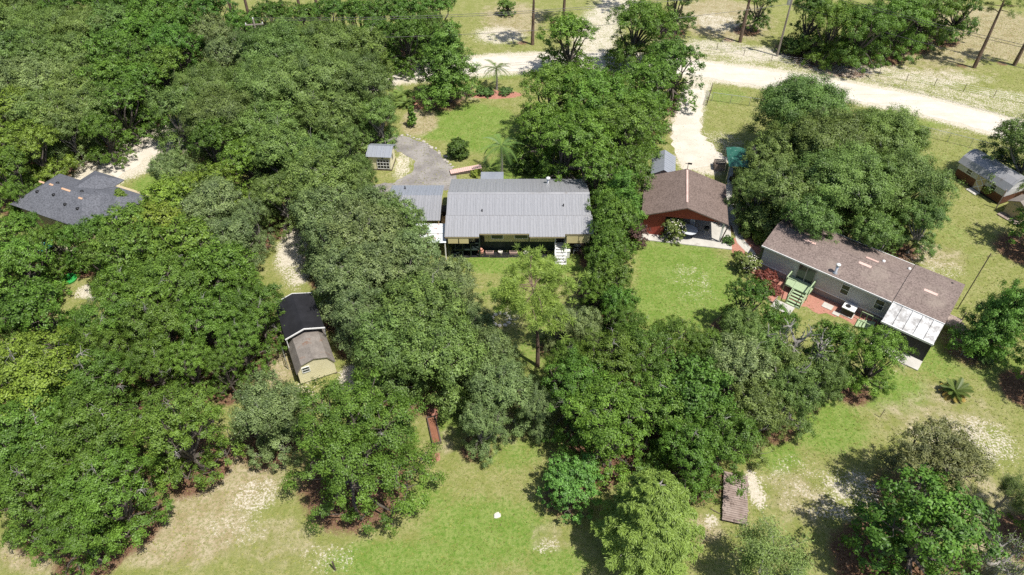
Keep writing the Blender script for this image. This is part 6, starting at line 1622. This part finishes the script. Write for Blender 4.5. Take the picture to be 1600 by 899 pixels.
pot((1.35, 52.85, 0.02), 0.26, 0.45, 'stone', 'pale urn at the front edge of the black fabric', 'planter', 'stone')
h = empty('storage_box', (5.25, 52.85, 0), 0, 'white chest standing right of the white stair', 'chest')
MB().box(-0.38, 0.38, -0.36, 0.36, 0, 0.78).build('body', 'white', h); MB().box(-0.41, 0.41, -0.39, 0.39, 0.785, 0.86).build('lid', 'white', h)
h = empty('gas_grill', (5.6, 53.45, 0), 0, 'black covered grill right of the white stair', 'grill')
MB().prism([(-0.5, 0.7), (0.5, 0.7), (0.42, 1.15), (-0.42, 1.15)], 'y', -0.3, 0.1).build('hood', 'black', h)
MB().box(-0.45, 0.45, -0.28, 0.1, 0.1, 0.69).build('cabinet', 'black', h)
for x in (-0.4, 0.4): MB().lathe([(0.09, -0.04), (0.09, 0.04)], 10).build('wheel', 'black', h).location = (x, -0.1, 0.09)
h = empty('garden_bench', (6.65, 53.3, 0), 0, 'white slatted bench by the right corner of the metal-roofed house', 'bench')
for i in range(4): MB().box(-0.65, 0.65, -0.25 + i * 0.13, -0.15 + i * 0.13, 0.42, 0.45).build('seat_slat', 'white', h)
for i in range(2): MB().box(-0.65, 0.65, 0.26, 0.29, 0.6 + i * 0.17, 0.7 + i * 0.17).build('back_slat', 'white', h)
for x in (-0.58, 0.58):
    for y in (-0.2, 0.26): MB().box(x - 0.03, x + 0.03, y - 0.025, y + 0.025 - 0.002, 0, 0.42 if y < 0 else 0.9).build('leg', 'white', h)

# ---- under the red carport
def carp(x, y, z=0.1):
    a = math.radians(-10.3)
    return (16.94 + x * math.cos(a) - y * math.sin(a), 55.04 + x * math.sin(a) + y * math.cos(a), z)
h = empty('round_table', carp(0.75, 1.05), 0, 'large round glass-topped table at the front of the red carport', 'table')
MB().lathe([(0.86, 0.70), (0.88, 0.72), (0.86, 0.745)], 28).build('table_top', 'table_top', h)
MB().lathe([(0.90, 0.69), (0.92, 0.72), (0.90, 0.75), (0.885, 0.75), (0.885, 0.69)], 28).build('rim', 'black', h)
for i in range(4):
    a = i * math.pi / 2 + 0.5
    MB().tube([(0.15 * math.cos(a), 0.15 * math.sin(a), 0.68), (0.6 * math.cos(a), 0.6 * math.sin(a), 0)], 0.03, 5).build('leg', 'black', h)
for (x, y, rz, lb) in ((0.1, 2.3, 0.6, 'pale patio chair behind the left side of the round table'), (1.1, 2.5, -0.3, 'pale patio chair behind the right side of the round table'), (-0.7, 1.6, 1.4, 'patio chair left of the round table')):
    h = empty('patio_chair', carp(x, y), rz, lb, 'chair', 'patio chairs')
    MB().box(-0.25, 0.25, -0.25, 0.25, 0.40, 0.45).build('seat', 'table_top', h)
    MB().slab((-0.25, 0.24, 0.46), (0.25, 0.24, 0.46), (0.25, 0.36, 0.95), (-0.25, 0.36, 0.95), 0.03).build('backrest', 'table_top', h)
    for a in (-0.22, 0.22):
        for b_ in (-0.22, 0.22): MB().box(a - 0.02, a + 0.02, b_ - 0.02, b_ + 0.02, 0, 0.4).build('leg', 'black', h)
h = empty('kettle_grill', carp(2.5, 1.5), 0, 'black kettle grill on the concrete under the red carport', 'grill')
MB().lathe([(0.05, 0.55), (0.24, 0.64), (0.29, 0.78), (0.24, 0.95), (0.05, 1.03)], 14).build('bowl', 'black', h, True)
for i in range(3):
    a = i * 2.09
    MB().tube([(0.15 * math.cos(a), 0.15 * math.sin(a), 0.62), (0.3 * math.cos(a), 0.3 * math.sin(a), 0)], 0.018, 5).build('leg', 'galv', h)
h = empty('wall_bench', carp(3.3, 4.6), 0.2, 'long pale bench at the back of the red carport', 'bench')
MB().box(-0.9, 0.9, -0.2, 0.2, 0.4, 0.46).build('seat', 'wood_old', h)
for x in (-0.8, 0.8): MB().box(x - 0.05, x + 0.05, -0.17, 0.17, 0, 0.4).build('leg', 'wood_old', h)
h = empty('pallet_bin', (23.7, 68.3, 0), math.radians(-8), 'weathered pallet bin left of the green tarp canopy', 'bin')
for i in range(4):
    z = 0.05 + i * 0.2
    MB().box(-0.6, 0.6, -0.62, -0.58, z, z + 0.15).build('slat', 'wood_old', h); MB().box(-0.6, 0.6, 0.58, 0.62, z, z + 0.15).build('slat', 'wood_old', h)
    MB().box(-0.64, -0.6, -0.58, 0.58, z, z + 0.15).build('slat', 'wood_old', h); MB().box(0.6, 0.64, -0.58, 0.58, z, z + 0.15).build('slat', 'wood_old', h)

# ---- plank platform, timber bed, posts, rock
o0 = (14.45, 24.57)
h = empty('plank_platform', o0, math.atan2(-0.47, 1.33) + 0.09, 'weathered plank platform lying on the lawn at lower right', 'platform')
rr = random.Random(9)
for i in range(23):
    y = i * 0.172
    x0, x1 = rr.uniform(-0.03, 0.03), 1.72 + rr.uniform(-0.05, 0.06)
    p = B(x0, x1, y, y + 0.145, 0.24, 0.28 + rr.uniform(0, 0.012)).build('plank', 'wood_old', h)
    p.location = (0.12 * y * 0, 0, 0)
for x in (0.1, 0.85, 1.6): MB().box(x - 0.05, x + 0.05, 0.02, 3.9, 0.0, 0.238).build('bearer', 'wood_dark', h)
h = empty('timber_bed', (-6.0, 32.07), 0.26 - 0.45, 'narrow timber-edged bed filled with red mulch on the lawn', 'garden bed')
h.rotation_euler.z = -math.atan2(-5.41 + 6.51 - 0.57, 33.0 - 31.0) * -1
MB().box(-0.26, 0.26, -1.2, 1.2, 0, 0.16).build('mulch_fill', 'bed_mulch', h)
for (a, b_, c_, d_) in ((-0.34, -0.27, -1.28, 1.28), (0.27, 0.38, -1.28, 1.28), (-0.27, 0.27, -1.28, -1.21), (-0.27, 0.27, 1.21, 1.28)):
    MB().box(a, b_, c_, d_, 0, 0.26).build('board', 'wood_dark', h)
r = np.random.default_rng(4)
m = MB(); m.lathe([(0.22, 0), (0.27, 0.05), (0.2, 0.12), (0.06, 0.15)], 9)
m.v = [(x + r.normal() * 0.04, y + r.normal() * 0.04, z) for x, y, z in m.v]
tag(m.build('rock', 'stone', None, False, (*(-1.02, 25.0), 0)), 'white rock lying on the grass near the bottom centre', 'rock')
tag(MB().tube([(0, 0, 0), (-0.02, 0.03, 1.1)], [0.07, 0.06], 6).build('fence_post', 'wood_dark', None, False, (*(-11.57, 21.13), 0)), 'lone dark post in the dry grass at the bottom edge', 'post')
tag(MB().tube([(0, 0, 0), (0.03, 0, 1.0)], 0.03, 6).build('stake', 'wood_old', None, False, (*(28.78, 33.39), 0)), 'thin stake standing in the grass below the bright tree', 'stake')
tag(MB().tube([(0, 0, 0.03), (0.5, -0.35, 0.05), (0.85, -0.5, 0.03)], 0.03, 5).build('fallen_stick', 'wood_dark', None, False, (*(13.86, 25.54), 0)), 'dark stick lying left of the plank platform', 'stick')
h = empty('yard_post', (38.18, 39.92), 0, 'short pole with a white lamp head beside the shaded sago palm', 'lamp post')
MB().tube([(0, 0, 0), (0, 0, 1.9)], 0.045, 6).build('pole', 'galv', h); MB().lathe([(0.06, 1.9), (0.11, 1.98), (0.11, 2.1), (0.03, 2.16)], 10).build('lamp_head', 'white', h)
h = empty('antenna_mast', hloc(16.6, 6.6), 0, 'tall thin dark mast behind the right end of the grey home', 'mast')
MB().tube([(0, 0, 0), (0, 0, 6.6)], 0.045, 6).build('pole', 'wood_dark', h); MB().box(-0.25, 0.25, -0.02, 0.02, 6.3, 6.34).build('crossbar', 'wood_dark', h)
# ---- yard things under the left trees
h = empty('patio_umbrella', (-44.97, 52.06), 0, 'teal patio umbrella glimpsed between the left trees', 'umbrella')
MB().lathe([(1.1, 2.0), (0.75, 2.2), (0.06, 2.45)], 8).build('canopy', 'teal', h); MB().tube([(0, 0, 0), (0, 0, 2.4)], 0.03, 6).build('pole', 'galv', h)
h = empty('wading_pool', (-41.94, 49.28), 0, 'small green plastic pool on the sand between the left trees', 'pool')
MB().lathe([(0.7, 0), (0.78, 0.22), (0.7, 0.24), (0.64, 0.06)], 18).build('shell', 'bright_green', h)
h = empty('cable_spool', (-10.67, 44.83), 0, 'pale cable-spool table lying under the oaks right of the black-roofed shed', 'spool')
MB().lathe([(0.5, 0), (0.5, 0.06)], 18).build('flange', 'wood_old', h); MB().lathe([(0.2, 0.06), (0.2, 0.5)], 12).build('core', 'wood_old', h); MB().lathe([(0.5, 0.5), (0.5, 0.56)], 18).build('flange', 'wood_old', h)
# fire ring on the lawn under the central oaks
h = empty('fire_ring', (-0.97, 44.03), 0, 'ring of pale stones on the lawn between the central trees', 'fire ring')
for i in range(11):
    a = i * 0.571
    m = MB(); m.lathe([(0.17, 0), (0.2, 0.09), (0.12, 0.18)], 7); m.v = [(x + r.normal() * 0.02, y + r.normal() * 0.02, z) for x, y, z in m.v]
    m.build('stone', 'stone', h).location = (0.8 * math.cos(a), 0.8 * math.sin(a), 0)
# stones edging the gravel drive
em = []
for i in range(3):
    m = MB(); m.lathe([(0.20, 0.0), (0.24, 0.08), (0.13, 0.16)], 7); m.v = [(x + r.normal() * 0.035, y + r.normal() * 0.035, z) for x, y, z in m.v]
    me = m.mesh('stone'); me.materials.append(M['edge_stone']); em.append(me)
edge = [(-16.5, 76.31), (-12.46, 75.26), (-10.12, 73.51), (-8.11, 71.11), (-6.9, 68.55), (-6.28, 66.73)]
q = 0
for a, b_ in zip(edge[:-1], edge[1:]):
    L_ = math.hypot(b_[0] - a[0], b_[1] - a[1]); n = int(L_ / 0.5)
    for i in range(n):
        t = i / n
        o = inst(em[q % 3], 'stone', gp, (a[0] + (b_[0] - a[0]) * t + r.normal() * 0.12, a[1] + (b_[1] - a[1]) * t + r.normal() * 0.12, 0.0), (0, 0, q * 1.7))
        s = r.uniform(0.35, 0.95); o.scale = (s * 1.2, s, s * 0.8)
        q += 1
